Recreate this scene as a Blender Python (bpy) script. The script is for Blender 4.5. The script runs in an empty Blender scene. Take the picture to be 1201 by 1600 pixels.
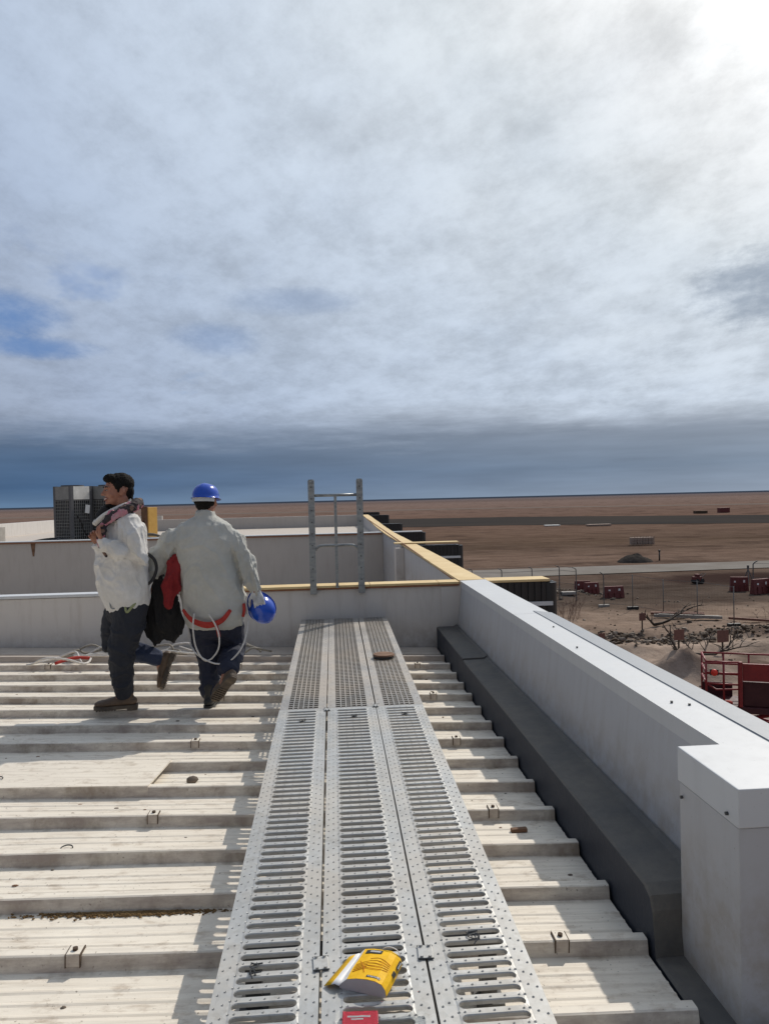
import bpy, bmesh, math, random
from mathutils import Vector, Matrix, noise
import numpy as np
R = math.radians
random.seed(7)
sc = bpy.context.scene
col = sc.collection

# ------------------------------------------------------------ camera, sky, sun
CAM_Z = 1.6
cd = bpy.data.cameras.new('camera'); cam = bpy.data.objects.new('camera', cd); col.objects.link(cam)
cd.sensor_fit = 'VERTICAL'; cd.sensor_height = 36; cd.lens = 36 * 1155 / 1600
cd.clip_start = .05; cd.clip_end = 60000
cam_rot = Matrix.Rotation(R(-4.0), 3, 'Z') @ Matrix.Rotation(R(90 - 1.0), 3, 'X') @ Matrix.Rotation(R(-1.33), 3, 'Z')
cam.matrix_world = Matrix.Translation((0, 0, CAM_Z)) @ cam_rot.to_4x4()
sc.camera = cam
sc.view_settings.view_transform = 'Standard'; sc.view_settings.look = 'None'
sc.view_settings.exposure = 0; sc.view_settings.gamma = 1; sc.view_settings.use_curve_mapping = False
SUN = Vector((.72, .85, 1)).normalized()

class NT:
    """tiny node-tree writer"""
    def __init__(s, nt): s.nt = nt; s.n = nt.nodes; s.l = nt.links
    def put(s, sock, v):
        if isinstance(v, bpy.types.NodeSocket): s.l.new(v, sock)
        else: sock.default_value = v
    def math(s, op, a, b=0, c=0, clamp=False):
        m = s.n.new('ShaderNodeMath'); m.operation = op; m.use_clamp = clamp
        for i, v in enumerate((a, b, c)): s.put(m.inputs[i], v)
        return m.outputs[0]
    def vmath(s, op, a, b=(0, 0, 0), sc=None):
        m = s.n.new('ShaderNodeVectorMath'); m.operation = op
        s.put(m.inputs[0], a); s.put(m.inputs[1], b)
        if sc is not None: s.put(m.inputs['Scale'], sc)
        return m.outputs['Value'] if op == 'DOT_PRODUCT' else m.outputs[0]
    def noise(s, vec, scale, detail=4, rough=.55, dist=0):
        m = s.n.new('ShaderNodeTexNoise'); s.put(m.inputs['Vector'], vec)
        m.inputs['Scale'].default_value = scale; m.inputs['Detail'].default_value = detail
        m.inputs['Roughness'].default_value = rough; m.inputs['Distortion'].default_value = dist
        return m.outputs[0]
    def ramp(s, fac, stops, interp='LINEAR'):
        m = s.n.new('ShaderNodeValToRGB'); s.put(m.inputs[0], fac); cr = m.color_ramp; cr.interpolation = interp
        while len(cr.elements) < len(stops): cr.elements.new(.5)
        for e, (p, c) in zip(cr.elements, stops):
            e.position = p; e.color = (*c, 1) if hasattr(c, '__len__') else (c, c, c, 1)
        return m.outputs[0]
    def mix(s, fac, a, b, mode='MIX'):
        m = s.n.new('ShaderNodeMix'); m.data_type = 'RGBA'; m.blend_type = mode
        s.put(m.inputs[0], fac)
        for k, v in ((6, a), (7, b)):
            if not isinstance(v, bpy.types.NodeSocket): v = (*v[:3], 1)
            s.put(m.inputs[k], v)
        return m.outputs[2]
    def sep(s, v):
        m = s.n.new('ShaderNodeSeparateXYZ'); s.put(m.inputs[0], v); return m.outputs
    def comb(s, x, y, z):
        m = s.n.new('ShaderNodeCombineXYZ')
        for i, v in enumerate((x, y, z)): s.put(m.inputs[i], v)
        return m.outputs[0]
    def mapr(s, v, a, b, c=0, d=1, smooth=False):
        m = s.n.new('ShaderNodeMapRange'); s.put(m.inputs[0], v)
        if smooth: m.interpolation_type = 'SMOOTHSTEP'
        for i, x in zip((1, 2, 3, 4), (a, b, c, d)): m.inputs[i].default_value = x
        return m.outputs[0]

def make_world():
    w = bpy.data.worlds.new('World'); sc.world = w; w.use_nodes = True
    t = NT(w.node_tree); t.n.clear()
    out = t.n.new('ShaderNodeOutputWorld'); bg = t.n.new('ShaderNodeBackground'); bg.inputs[1].default_value = .1
    t.l.new(bg.outputs[0], out.inputs[0])
    tc = t.n.new('ShaderNodeTexCoord'); d = t.vmath('NORMALIZE', tc.outputs['Generated'])
    x, y, z = t.sep(d)
    sky = t.n.new('ShaderNodeTexSky'); sky.sky_type = 'NISHITA'; sky.sun_disc = False
    sky.sun_elevation = math.asin(SUN.z); sky.sun_rotation = math.atan2(SUN.x, SUN.y)
    sky.air_density = 1.0; sky.dust_density = .6
    zp = t.math('ADD', t.math('MAXIMUM', z, 0), .24)
    p = t.comb(t.math('DIVIDE', x, zp), t.math('DIVIDE', y, zp), 0)
    # stretched, drifting layers
    pr = t.n.new('ShaderNodeMapping'); pr.inputs['Rotation'].default_value = (0, 0, R(33)); pr.inputs['Scale'].default_value = (1, .8, 1)
    t.l.new(p, pr.inputs[0]); p2 = pr.outputs[0]
    n1 = t.noise(p2, 1.1, 9, .60, 0)
    n2 = t.noise(t.vmath('ADD', p2, (1.7, 4.4, 0)), 5.0, 11, .68, 0)
    n4 = t.noise(t.vmath('ADD', p2, (5.7, 1.4, 0)), 13, 6, .66, 0)
    n3 = t.noise(t.vmath('ADD', p2, (7.3, 2.1, 4)), 1.5, 3, .5)
    cl = t.math('ADD', t.math('ADD', t.math('MULTIPLY', n1, .36), t.math('MULTIPLY', n2, .46)), t.math('MULTIPLY', n4, .18))
    dens = t.mapr(cl, .34, .60, 0, 1, True)
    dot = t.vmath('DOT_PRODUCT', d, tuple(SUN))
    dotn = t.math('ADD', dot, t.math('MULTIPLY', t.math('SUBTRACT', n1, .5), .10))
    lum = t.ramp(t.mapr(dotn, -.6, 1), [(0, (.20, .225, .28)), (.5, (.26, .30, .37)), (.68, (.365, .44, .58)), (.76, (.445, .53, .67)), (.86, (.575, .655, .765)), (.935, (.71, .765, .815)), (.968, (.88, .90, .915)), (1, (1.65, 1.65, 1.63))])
    shade = t.mapr(dens, 0, 1, .76, 1.09)
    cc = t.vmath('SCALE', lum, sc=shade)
    # thicker grey-blue patches
    patch = t.mapr(n3, .50, .75, 0, .30)
    cc = t.mix(patch, cc, t.vmath('MULTIPLY', cc, (.74, .80, .90)))
    # open blue gaps, mostly low on the left
    gapm = t.math('MULTIPLY', t.mapr(t.noise(t.vmath('ADD', p2, (3.1, 8.2, 0)), 1.9, 5, .6), .60, .68, 0, 1), t.mapr(x, -.05, -.34, 0, 1))
    gapm = t.math('MULTIPLY', gapm, t.mapr(z, .34, .24, 0, 1))
    blue = t.vmath('MULTIPLY', sky.outputs[0], (.05, .062, .085))
    cc = t.mix(t.math('MULTIPLY', gapm, .8), cc, blue)
    for (qx, qy, ax, az, am) in ((35, 541, 15, 95, .8), (-10, 488, 17, 48, .85), (340, 532, 22, 60, .35), (455, 470, 14, 70, .25)):
        v = t.vmath('SUBTRACT', d, tuple((cam_rot @ Vector(((qx - 600.5) / 1155, -(qy - 800) / 1155, -1))).normalized()))
        vx, vy, vz = t.sep(v)
        rr = t.math('ADD', t.math('POWER', t.math('MULTIPLY', vx, ax), 2), t.math('POWER', t.math('MULTIPLY', vz, az), 2))
        rr = t.math('ADD', rr, t.math('MULTIPLY', t.math('SUBTRACT', n2, .5), 4.5))
        cc = t.mix(t.mapr(rr, 2.4, -.6, 0, am, True), cc, (.12, .24, .50))
    # dark low band of far rain cloud over the horizon
    edge = t.math('ADD', z, t.math('MULTIPLY', t.math('SUBTRACT', t.noise(t.comb(t.math('MULTIPLY', x, 2.2), t.math('MULTIPLY', y, 2.2), t.math('MULTIPLY', z, 17)), 1.3, 8, .64), .5), .12))
    bandf = t.mapr(edge, .130, .066, 0, 1, True)
    side = t.mapr(x, -.35, .55, 0, 1)
    b1 = t.ramp(t.mapr(z, 0, .12), [(0, (.12, .20, .32)), (.2, (.07, .133, .245)), (.5, (.085, .142, .24)), (.85, (.145, .20, .295)), (1, (.21, .26, .34))])
    b2 = t.ramp(t.mapr(z, 0, .12), [(0, (.28, .335, .42)), (.3, (.21, .265, .345)), (.7, (.28, .325, .395)), (1, (.38, .415, .47))])
    bn = t.mapr(t.noise(t.comb(t.math('MULTIPLY', x, 3), y, t.math('MULTIPLY', z, 30)), 2.2, 4, .5), .3, .7, .9, 1.1)
    band = t.vmath('SCALE', t.mix(side, b1, b2), sc=bn)
    cc = t.mix(bandf, cc, band)
    # a small dark cloud low on the right
    v = t.vmath('SUBTRACT', d, tuple((cam_rot @ Vector(((1188 - 600.5) / 1155, -(450 - 800) / 1155, -1))).normalized()))
    vx, vy, vz = t.sep(v)
    rr = t.math('ADD', t.math('POWER', t.math('MULTIPLY', vx, 18), 2), t.math('POWER', t.math('MULTIPLY', vz, 27), 2))
    rr = t.math('ADD', rr, t.math('MULTIPLY', t.math('SUBTRACT', n2, .5), 5.5))
    cc = t.mix(t.mapr(rr, 2.0, -.4, 0, .75, True), cc, (.26, .32, .41))
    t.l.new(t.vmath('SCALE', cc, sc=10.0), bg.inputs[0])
make_world()
sl = bpy.data.lights.new('sun', 'SUN'); sl.energy = 3.1; sl.angle = R(.55); sl.color = (1, .93, .83)
so = bpy.data.objects.new('sun', sl); col.objects.link(so); so.rotation_euler = SUN.to_track_quat('Z', 'Y').to_euler()

# ------------------------------------------------------------ materials
MATS = {}
def new_mat(name):
    m = bpy.data.materials.new(name); m.use_nodes = True; t = NT(m.node_tree); t.n.clear()
    o = t.n.new('ShaderNodeOutputMaterial'); b = t.n.new('ShaderNodeBsdfPrincipled'); t.l.new(b.outputs[0], o.inputs[0])
    MATS[name] = m
    tc = t.n.new('ShaderNodeTexCoord')
    return m, t, b, tc.outputs['Object']
def bump(t, b, h, strength, dist=.01):
    k = t.n.new('ShaderNodeBump'); k.inputs['Strength'].default_value = strength; k.inputs['Distance'].default_value = dist
    t.l.new(h, k.inputs['Height']); t.l.new(k.outputs[0], b.inputs['Normal'])
def mat(name, c, rough=.7, metal=0, c2=None, scale=6, stretch=(1, 1, 1), bmp=.15, bscale=None, spec=.5):
    if name in MATS: return MATS[name]
    m, t, b, oc = new_mat(name)
    c2 = c2 or tuple(v * .72 for v in c)
    v = t.vmath('MULTIPLY', oc, stretch)
    n = t.noise(v, scale, 6, .62)
    k = t.mix(t.mapr(n, .33, .67), c2, c)
    n2 = t.noise(v, scale * 7.3, 4, .6)
    k = t.mix(t.mapr(n2, .35, .65, 0, .25), k, tuple(v * .7 for v in c))
    t.put(b.inputs['Base Color'], k)
    t.put(b.inputs['Roughness'], t.mapr(n, .3, .7, min(1, rough + .08), max(0, rough - .08)))
    b.inputs['Metallic'].default_value = metal; b.inputs['Specular IOR Level'].default_value = spec
    bump(t, b, t.noise(v, bscale or scale * 5, 5, .6), bmp)
    return m
white_panel = lambda: MATS['white_panel']
def make_panel(name, c, grime, base_z, streak=.35):
    """painted sheet with run-down streaks and splash dirt near its foot (real dirt: fixed to the wall)"""
    m, t, b, oc = new_mat(name)
    x, y, z = t.sep(oc)
    st = t.noise(t.comb(t.math('MULTIPLY', x, 5), t.math('MULTIPLY', y, 5), t.math('MULTIPLY', z, .7)), 2.2, 6, .65)
    bl = t.noise(oc, 2.3, 6, .6)
    k = t.mix(t.mapr(bl, .35, .7, 0, .30), c, tuple(v * .86 for v in c))
    k = t.mix(t.mapr(st, .5, .74, 0, streak), k, grime)
    low = t.math('MULTIPLY', t.mapr(t.math('ADD', z, t.math('MULTIPLY', bl, .22)), base_z + .42, base_z + .12), t.mapr(t.noise(oc, 9, 6, .72), .38, .62, .05, .75))
    k = t.mix(low, k, grime)
    spk = t.mapr(t.noise(oc, 90, 2, .5), .70, .76, 0, .45)
    k = t.mix(spk, k, tuple(v * .6 for v in grime))
    t.put(b.inputs['Base Color'], k); t.put(b.inputs['Roughness'], t.mapr(st, .3, .7, .42, .62))
    bump(t, b, bl, .12, .02)
    return m
make_panel('white_panel', (.58, .55, .52), (.33, .28, .235), 0.0)
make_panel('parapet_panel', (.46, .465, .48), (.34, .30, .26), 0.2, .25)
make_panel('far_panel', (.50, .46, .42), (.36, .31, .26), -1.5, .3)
make_panel('coping_white', (.56, .575, .59), (.44, .43, .42), -5, .18)
make_panel('lap_sheet', (.31, .33, .355), (.34, .35, .36), -5, .12)
mat('membrane', (.085, .083, .080), .8, c2=(.15, .138, .12), scale=3.4, bmp=.5, bscale=22)
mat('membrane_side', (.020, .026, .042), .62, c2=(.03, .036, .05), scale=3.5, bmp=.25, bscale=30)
mat('plywood', (.72, .55, .29), .75, c2=(.60, .43, .21), scale=3, stretch=(1, 1, 8), bmp=.1)
mat('plywood_edge', (.30, .13, .06), .8, c2=(.22, .09, .045), scale=20)
mat('black_cladding', (.012, .012, .014), .38, c2=(.02, .02, .022), scale=4, bmp=.05)
mat('galvanised', (.47, .465, .445), .45, .4, c2=(.36, .355, .34), scale=5, bmp=.05, bscale=60)
mat('galvanised_dirty', (.40, .37, .335), .55, .25, c2=(.30, .28, .25), scale=12, bmp=.1, bscale=60)
mat('steel_dark', (.10, .10, .10), .5, .5, scale=14)
mat('ladder_steel', (.34, .36, .36), .45, .4, c2=(.18, .19, .20), scale=9, stretch=(1, 1, 3), bmp=.15)
mat('black_rubber', (.015, .015, .016), .6)
mat('skin', (.34, .155, .10), .5, c2=(.27, .115, .075), scale=14, bmp=.05)
mat('hair', (.006, .005, .005), .8, spec=.15, c2=(.016, .014, .012), scale=60, bmp=.5, bscale=160)
mat('jacket_white', (.68, .67, .655), .8, c2=(.54, .525, .49), scale=5, bmp=.5, bscale=34)
mat('jacket_grey', (.47, .47, .44), .85, c2=(.38, .38, .35), scale=4, bmp=.5, bscale=34)
mat('trousers_dark', (.012, .014, .022), .85, c2=(.02, .022, .03), scale=6, bmp=.5, bscale=30)
mat('trousers_navy', (.010, .013, .030), .85, c2=(.016, .02, .04), scale=6, bmp=.5, bscale=30)
mat('jeans_blue', (.018, .028, .066), .85, c2=(.028, .042, .085), scale=16, bmp=.5, bscale=30)
mat('boot_brown', (.12, .075, .045), .6, c2=(.08, .05, .03), scale=18, bmp=.3)
mat('boot_black', (.02, .02, .02), .55, bmp=.3)
mat('boot_sole', (.11, .085, .06), .85, c2=(.05, .04, .035), scale=22)
mat('helmet_blue', (.012, .075, .48), .22, c2=(.01, .06, .42), scale=3, bmp=.01)
mat('glove_grey', (.66, .68, .70), .75, c2=(.3, .31, .33), scale=20)
mat('black_cloth', (.008, .008, .009), .92, c2=(.014, .013, .014), scale=9, bmp=.6, bscale=25)
mat('red_cloth', (.24, .012, .014), .9, c2=(.16, .008, .01), scale=9, bmp=.5, bscale=25)
mat('red_strap', (.40, .03, .02), .8, scale=20)
mat('rope_white', (.66, .63, .60), .8, c2=(.5, .47, .43), scale=60, bmp=.6, bscale=180)
mat('rope_grey', (.30, .27, .23), .85, c2=(.2, .18, .15), scale=60)
mat('band_white', (.62, .64, .66), .6)
mat('ac_dark', (.10, .10, .105), .55, c2=(.085, .085, .09), scale=4)
mat('ac_grey', (.26, .26, .25), .6, scale=4)
mat('ac_panel_lit', (.82, .80, .74), .6, scale=4)
mat('ac_black', (.012, .012, .013), .5)
mat('paper_white', (.8, .8, .78), .8, c2=(.74, .74, .72))
mat('orange_board', (.80, .47, .12), .8, c2=(.7, .4, .1), scale=8)
mat('card_yellow', (.86, .50, .010), .65, c2=(.78, .43, .010), scale=12, bmp=.25, bscale=30, spec=.25)
mat('card_orange', (.72, .26, .01), .5, c2=(.75, .3, .01), bmp=.02)
mat('card_inside', (.50, .46, .46), .85, c2=(.44, .40, .40), bmp=.05)
mat('card_white', (.80, .79, .78), .5, c2=(.77, .76, .75), bmp=.02)
mat('ink_black', (.02, .02, .02), .5)
mat('ink_white', (.7, .7, .68), .5)
mat('card_red', (.62, .008, .035), .4, c2=(.56, .006, .03), bmp=.02)
mat('wood_brown', (.22, .12, .07), .85, c2=(.13, .07, .04), scale=12)
mat('red_paint', (.26, .014, .018), .45, c2=(.18, .01, .014), scale=5)
mat('red_plastic', (.15, .028, .025), .7, c2=(.10, .02, .02), scale=5)
mat('red_bright', (.85, .05, .02), .5, c2=(.6, .03, .02))
mat('dark_red', (.06, .008, .012), .6)
mat('post_steel', (.16, .155, .15), .6, .2)
mat('concrete', (.36, .34, .31), .85, c2=(.27, .25, .23), scale=5, bmp=.3)
mat('dirt_brown', (.10, .065, .04), .95, c2=(.06, .04, .025), scale=6)
mat('sign_brown', (.20, .09, .07), .8)
mat('branch', (.06, .042, .032), .9, c2=(.04, .028, .02), scale=20)
mat('twig_red', (.17, .10, .075), .9)
mat('stone', (.17, .135, .105), .95, c2=(.09, .07, .055), scale=3, bmp=.5)
mat('stone_pale', (.26, .22, .185), .95, c2=(.16, .13, .11), scale=3)
mat('gravel', (.075, .065, .058), 1, spec=0, c2=(.045, .04, .036), scale=3, bmp=.6)
mat('timber_red', (.22, .10, .07), .8, c2=(.15, .07, .05), scale=4)
mat('crate_pale', (.42, .33, .27), .9, c2=(.28, .2, .16), scale=3)
mat('building_face', (.05, .05, .055), .6, scale=1)
mat('scarf_dark', (.022, .016, .02), .9, c2=(.05, .04, .04), scale=26)
mat('strap_dark', (.02, .02, .022), .8)
mat('strap_green', (.30, .33, .17), .8)

def make_deck_mat():
    m, t, b, oc = new_mat('deck_sheet')
    x, y, z = t.sep(oc)
    c = (.76, .70, .60)
    n = t.noise(oc, 1.7, 6, .62)
    st = t.noise(t.comb(t.math('MULTIPLY', x, .9), t.math('MULTIPLY', y, 16), 0), 2.4, 6, .66)
    k = t.mix(t.mapr(n, .35, .68, 0, .6), c, (.64, .575, .485))
    k = t.mix(t.mapr(st, .48, .72, 0, .52), k, (.40, .34, .27))
    d2 = t.noise(t.vmath('MULTIPLY', oc, (1, 2, 1)), 9, 6, .7)
    k = t.mix(t.mapr(d2, .53, .74, 0, .7), k, (.30, .22, .15))
    sp = t.noise(oc, 75, 2, .5)
    k = t.mix(t.mapr(sp, .69, .75, 0, .7), k, (.11, .075, .05))
    # rust brown silt lying in the corner at the foot of each rib
    u = t.math('FRACT', t.math('DIVIDE', t.math('SUBTRACT', y, 2.187), .372))
    silt = t.math('MULTIPLY', t.mapr(u, .90, .955), t.mapr(t.noise(t.vmath('MULTIPLY', oc, (1.4, .4, 1)), 2.4, 5, .7), .50, .66))
    k = t.mix(t.math('MULTIPLY', silt, .75), k, (.21, .15, .09))
    # dusty scuffs, with shade painted in, on rib faces turned from the sun
    g = t.n.new('ShaderNodeNewGeometry'); gx, gy, gz = t.sep(g.outputs['Normal'])
    rf = t.math('MULTIPLY', t.mapr(gy, -.4, -.8), t.mapr(t.noise(t.vmath('MULTIPLY', oc, (.7, 1, 3)), 5, 7, .72), .40, .66, .15, .85))
    k = t.mix(rf, k, (.30, .245, .22))
    # greyer towards the cross wall
    k = t.mix(t.math('MULTIPLY', t.mapr(y, 7.05, 7.4), .6), k, (.33, .27, .23))
    t.put(b.inputs['Base Color'], k); b.inputs['Roughness'].default_value = .62
    bump(t, b, t.math('ADD', t.noise(oc, 40, 5, .7), t.math('MULTIPLY', st, 2)), .14, .006)
make_deck_mat()

def make_zinc(name, c, dust, amt):
    m, t, b, oc = new_mat(name)
    g = t.n.new('ShaderNodeNewGeometry'); P_ = g.outputs['Position']
    sp = t.n.new('ShaderNodeTexVoronoi'); t.put(sp.inputs['Vector'], P_); sp.inputs['Scale'].default_value = 55
    k = t.mix(t.mapr(t.noise(P_, 3.0, 6, .65), .35, .66), tuple(v * .78 for v in c), c)
    k = t.mix(t.math('MULTIPLY', t.sep(sp.outputs['Color'])[0], .16), k, (.75, .76, .77))
    dn = t.noise(P_, 1.9, 7, .7); dn2 = t.noise(t.vmath('ADD', P_, (4, 4, 4)), 17, 6, .72)
    k = t.mix(t.mapr(dn, .44, .64, 0, amt), k, dust)
    k = t.mix(t.mapr(dn2, .56, .70, 0, .5), k, tuple(v * .62 for v in dust))
    sc_ = t.noise(t.vmath('MULTIPLY', P_, (30, 4, 4)), 3, 3, .5)
    k = t.mix(t.mapr(sc_, .64, .72, 0, .35), k, (.26, .25, .24))
    t.put(b.inputs['Base Color'], k); t.put(b.inputs['Metallic'], t.mapr(dn, .44, .64, .5, .1)); t.put(b.inputs['Roughness'], t.mapr(dn, .4, .66, .40, .66))
    bump(t, b, t.noise(P_, 60, 4, .6), .08, .004)
for k_ in ('galvanised', 'galvanised_dirty'): del MATS[k_]
make_zinc('galvanised', (.47, .47, .455), (.42, .385, .335), .6)
make_zinc('galvanised_dirty', (.40, .375, .345), (.40, .35, .295), .75)

# ------------------------------------------------------------ mesh helpers
def tag(o, label=None, cat=None, group=None, kind=None):
    if label: o['label'] = label
    if cat: o['category'] = cat
    if group: o['group'] = group
    if kind: o['kind'] = kind
    return o
def empty(name, loc, label, cat, group=None, rz=0):
    o = bpy.data.objects.new(name, None); col.objects.link(o); o.location = loc; o.rotation_euler.z = rz
    o.empty_display_size = .2
    return tag(o, label, cat, group)
def children(o): return [c for c in bpy.data.objects if c.parent == o]
def copy_tree(o, kids, parent=None):
    c = o.copy(); col.objects.link(c)
    if parent: c.parent = parent
    for k in kids.get(o.name, []): copy_tree(k, kids, c)
    return c
def kidmap():
    d = {}
    for o in bpy.data.objects:
        if o.parent: d.setdefault(o.parent.name, []).append(o)
    return d
class MB:
    def __init__(s, world=False): s.v = []; s.f = []; s.mi = []; s.marks = []; s.world = world
    def add(s, vs, fs, mi=0):
        s.marks.append((len(s.v), len(s.f)))
        o = len(s.v); s.v += [tuple(v) for v in vs]; s.f += [tuple(i + o for i in f) for f in fs]; s.mi += [mi] * len(fs)
    def box(s, a, b, mi=0, M=None):
        x0, y0, z0 = a; x1, y1, z1 = b
        vs = [Vector(p) for p in ((x0, y0, z0), (x1, y0, z0), (x1, y1, z0), (x0, y1, z0), (x0, y0, z1), (x1, y0, z1), (x1, y1, z1), (x0, y1, z1))]
        if M: vs = [M @ v for v in vs]
        s.add(vs, [(0, 3, 2, 1), (4, 5, 6, 7), (0, 1, 5, 4), (1, 2, 6, 5), (2, 3, 7, 6), (3, 0, 4, 7)], mi); return s
    def hexa(s, vs, mi=0):
        s.add(vs, [(0, 3, 2, 1), (4, 5, 6, 7), (0, 1, 5, 4), (1, 2, 6, 5), (2, 3, 7, 6), (3, 0, 4, 7)], mi); return s
    def tube(s, pts, r, n=8, closed=False, mi=0, rs=None):
        pts = [Vector(p) for p in pts]; N = len(pts); rings = []
        up = Vector((0, 0, 1)); prev = None
        for i, p in enumerate(pts):
            if closed: t = pts[(i + 1) % N] - pts[i - 1]
            else: t = pts[min(i + 1, N - 1)] - pts[max(i - 1, 0)]
            t.normalize()
            if prev is None:
                a = t.cross(up)
                if a.length < .1: a = t.cross(Vector((1, 0, 0)))
            else: a = prev - t * prev.dot(t)
            a.normalize(); prev = a; b = t.cross(a)
            rr = rs[i] if rs else r
            rings.append([p + (a * math.cos(k * 2 * math.pi / n) + b * math.sin(k * 2 * math.pi / n)) * rr for k in range(n)])
        vs = [v for rg in rings for v in rg]; fs = []
        for i in range(N if closed else N - 1):
            j = (i + 1) % N
            for k in range(n): fs.append((i * n + k, i * n + (k + 1) % n, j * n + (k + 1) % n, j * n + k))
        if not closed:
            fs.append(tuple(range(n - 1, -1, -1))); fs.append(tuple((N - 1) * n + k for k in range(n)))
        s.add(vs, fs, mi); return s
    def cyl(s, a, b, r, n=12, mi=0, r2=None): return s.tube([a, b], r, n, False, mi, [r, r if r2 is None else r2])
    def ball(s, c, r, n=10, m=7, mi=0, jit=0):
        if not hasattr(r, '__len__'): r = (r, r, r)
        vs = [(c[0], c[1], c[2] - r[2])]
        for i in range(1, m):
            a = math.pi * i / m
            for k in range(n):
                t = 2 * math.pi * k / n; q = 1 + random.uniform(-jit, jit)
                vs.append((c[0] + r[0] * math.sin(a) * math.cos(t) * q, c[1] + r[1] * math.sin(a) * math.sin(t) * q, c[2] - r[2] * math.cos(a) * q))
        vs.append((c[0], c[1], c[2] + r[2])); fs = []
        for k in range(n): fs.append((0, 1 + (k + 1) % n, 1 + k))
        for i in range(m - 2):
            for k in range(n):
                fs.append((1 + i * n + k, 1 + i * n + (k + 1) % n, 1 + (i + 1) * n + (k + 1) % n, 1 + (i + 1) * n + k))
        L = len(vs) - 1
        for k in range(n): fs.append((L, 1 + (m - 2) * n + k, 1 + (m - 2) * n + (k + 1) % n))
        s.add(vs, fs, mi); return s
    def mesh(s, name, mats):
        me = bpy.data.meshes.new(name); me.from_pydata(s.v, [], s.f)
        for m in (mats if isinstance(mats, (list, tuple)) else [mats]): me.materials.append(MATS[m])
        me.polygons.foreach_set('material_index', s.mi); me.update(); return me
    def build_each(s, name, mats, root):
        for k, (v0, f0, m0, v1, f1, m1_) in enumerate(s.seg()):
            q = MB(); q.v = s.v[v0:v1]; q.f = [tuple(i - v0 for i in f) for f in s.f[f0:f1]]; q.mi = s.mi[m0:m1_]; o = q.build(name, mats)
            par(o, root) if root.rotation_euler.x == 0 and s.world else setattr(o, 'parent', root)
    def seg(s):
        a = s.marks + [(len(s.v), len(s.f))]
        return [(a[i][0], a[i][1], a[i][1], a[i + 1][0], a[i + 1][1], a[i + 1][1]) for i in range(len(s.marks))]
    def build(s, name, mats, parent=None, smooth=False, bevel=0, label=None):
        me = s.mesh(name, mats)
        if bevel:
            bm = bmesh.new(); bm.from_mesh(me)
            es = [e for e in bm.edges if len(e.link_faces) == 2 and e.calc_face_angle() > .5]
            bmesh.ops.bevel(bm, geom=es, offset=bevel, segments=2, affect='EDGES', profile=.5, clamp_overlap=True)
            bm.to_mesh(me); bm.free()
        if smooth: me.shade_smooth()
        o = bpy.data.objects.new(name, me); col.objects.link(o)
        if parent: o.parent = parent
        if label: o['label'] = label
        return o
def catmull(pts, n=8, closed=False):
    P = [Vector(p) for p in pts]; N = len(P); out = []
    for i in range(N if closed else N - 1):
        g = (lambda k: P[k % N]) if closed else (lambda k: P[max(0, min(N - 1, k))])
        a, b, c, d = g(i - 1), g(i), g(i + 1), g(i + 2)
        for k in range(n):
            t = k / n
            out.append(.5 * (2 * b + (c - a) * t + (2 * a - 5 * b + 4 * c - d) * t * t + (3 * b - a - 3 * c + d) * t ** 3))
    if not closed: out.append(P[-1])
    return out

# ------------------------------------------------------------ the land
GZ = -6.0
def fbm(x, y, s, o=4):
    return noise.fractal(Vector((x * s, y * s, 1.7)), 1, 2, o, noise_basis='PERLIN_ORIGINAL')
MOUNDS = [(15.9, 29.8, 3.2, 2.2, .38), (16.8, 38.2, 3.3, 1.6, -.9), (13.9, 29.3, 1.5, 1.0, .8), (19.8, 36.5, 2.8, 1.4, .5), (14.2, 37.2, 2.0, 1.3, .45), (22, 33, 2.2, 2.2, .8), (13.0, 34, 2, 1.2, .4), (24, 37, 2, 1.5, .7), (16.5, 54, 2.4, 2, .5), (17.5, 33.6, 3.2, .9, .35)]
def gh(x, y):
    near = max(0, min(1, (66 - y) / 10)) * max(0, min(1, (y - 9) / 5)) * max(0, min(1, (x - 5) / 4)) * max(0, min(1, (70 - x) / 10))
    h = GZ + near * (.10 * fbm(x, y, .35) + .05 * fbm(x, y, 1.3))
    for mx, my, rx, ry, hh in MOUNDS:
        d = ((x - mx) / rx) ** 2 + ((y - my) / ry) ** 2
        if d < 6: h += hh * math.exp(-d) * (1 + .35 * fbm(x, y, 1.1))
    rub = math.exp(-(((x - 17) / 6) ** 2 + ((y - 37.3) / 2.6) ** 2))
    h += rub * .28 * abs(fbm(x, y, 2.3)) * 1.6
    return h
def grid_axis(dense, d, lo, hi):
    a = list(np.arange(dense[0], dense[1], d)); s = d
    x = dense[1]
    while x < hi: a.append(x); s *= 1.22; x += s
    a.append(hi); s = d; x = dense[0]; b = []
    while x > lo:
        s *= 1.22; x -= s; b.append(max(x, lo))
    return sorted(set([lo] + b + a))
XS = grid_axis((7, 36), .22, -20000, 20000); YS = grid_axis((22, 60), .22, -20000, 30000)
g = MB(); nx = len(XS)
g.add([(x, y, gh(x, y)) for y in YS for x in XS], [(j * nx + i, j * nx + i + 1, (j + 1) * nx + i + 1, (j + 1) * nx + i) for j in range(len(YS) - 1) for i in range(nx - 1)])
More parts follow.
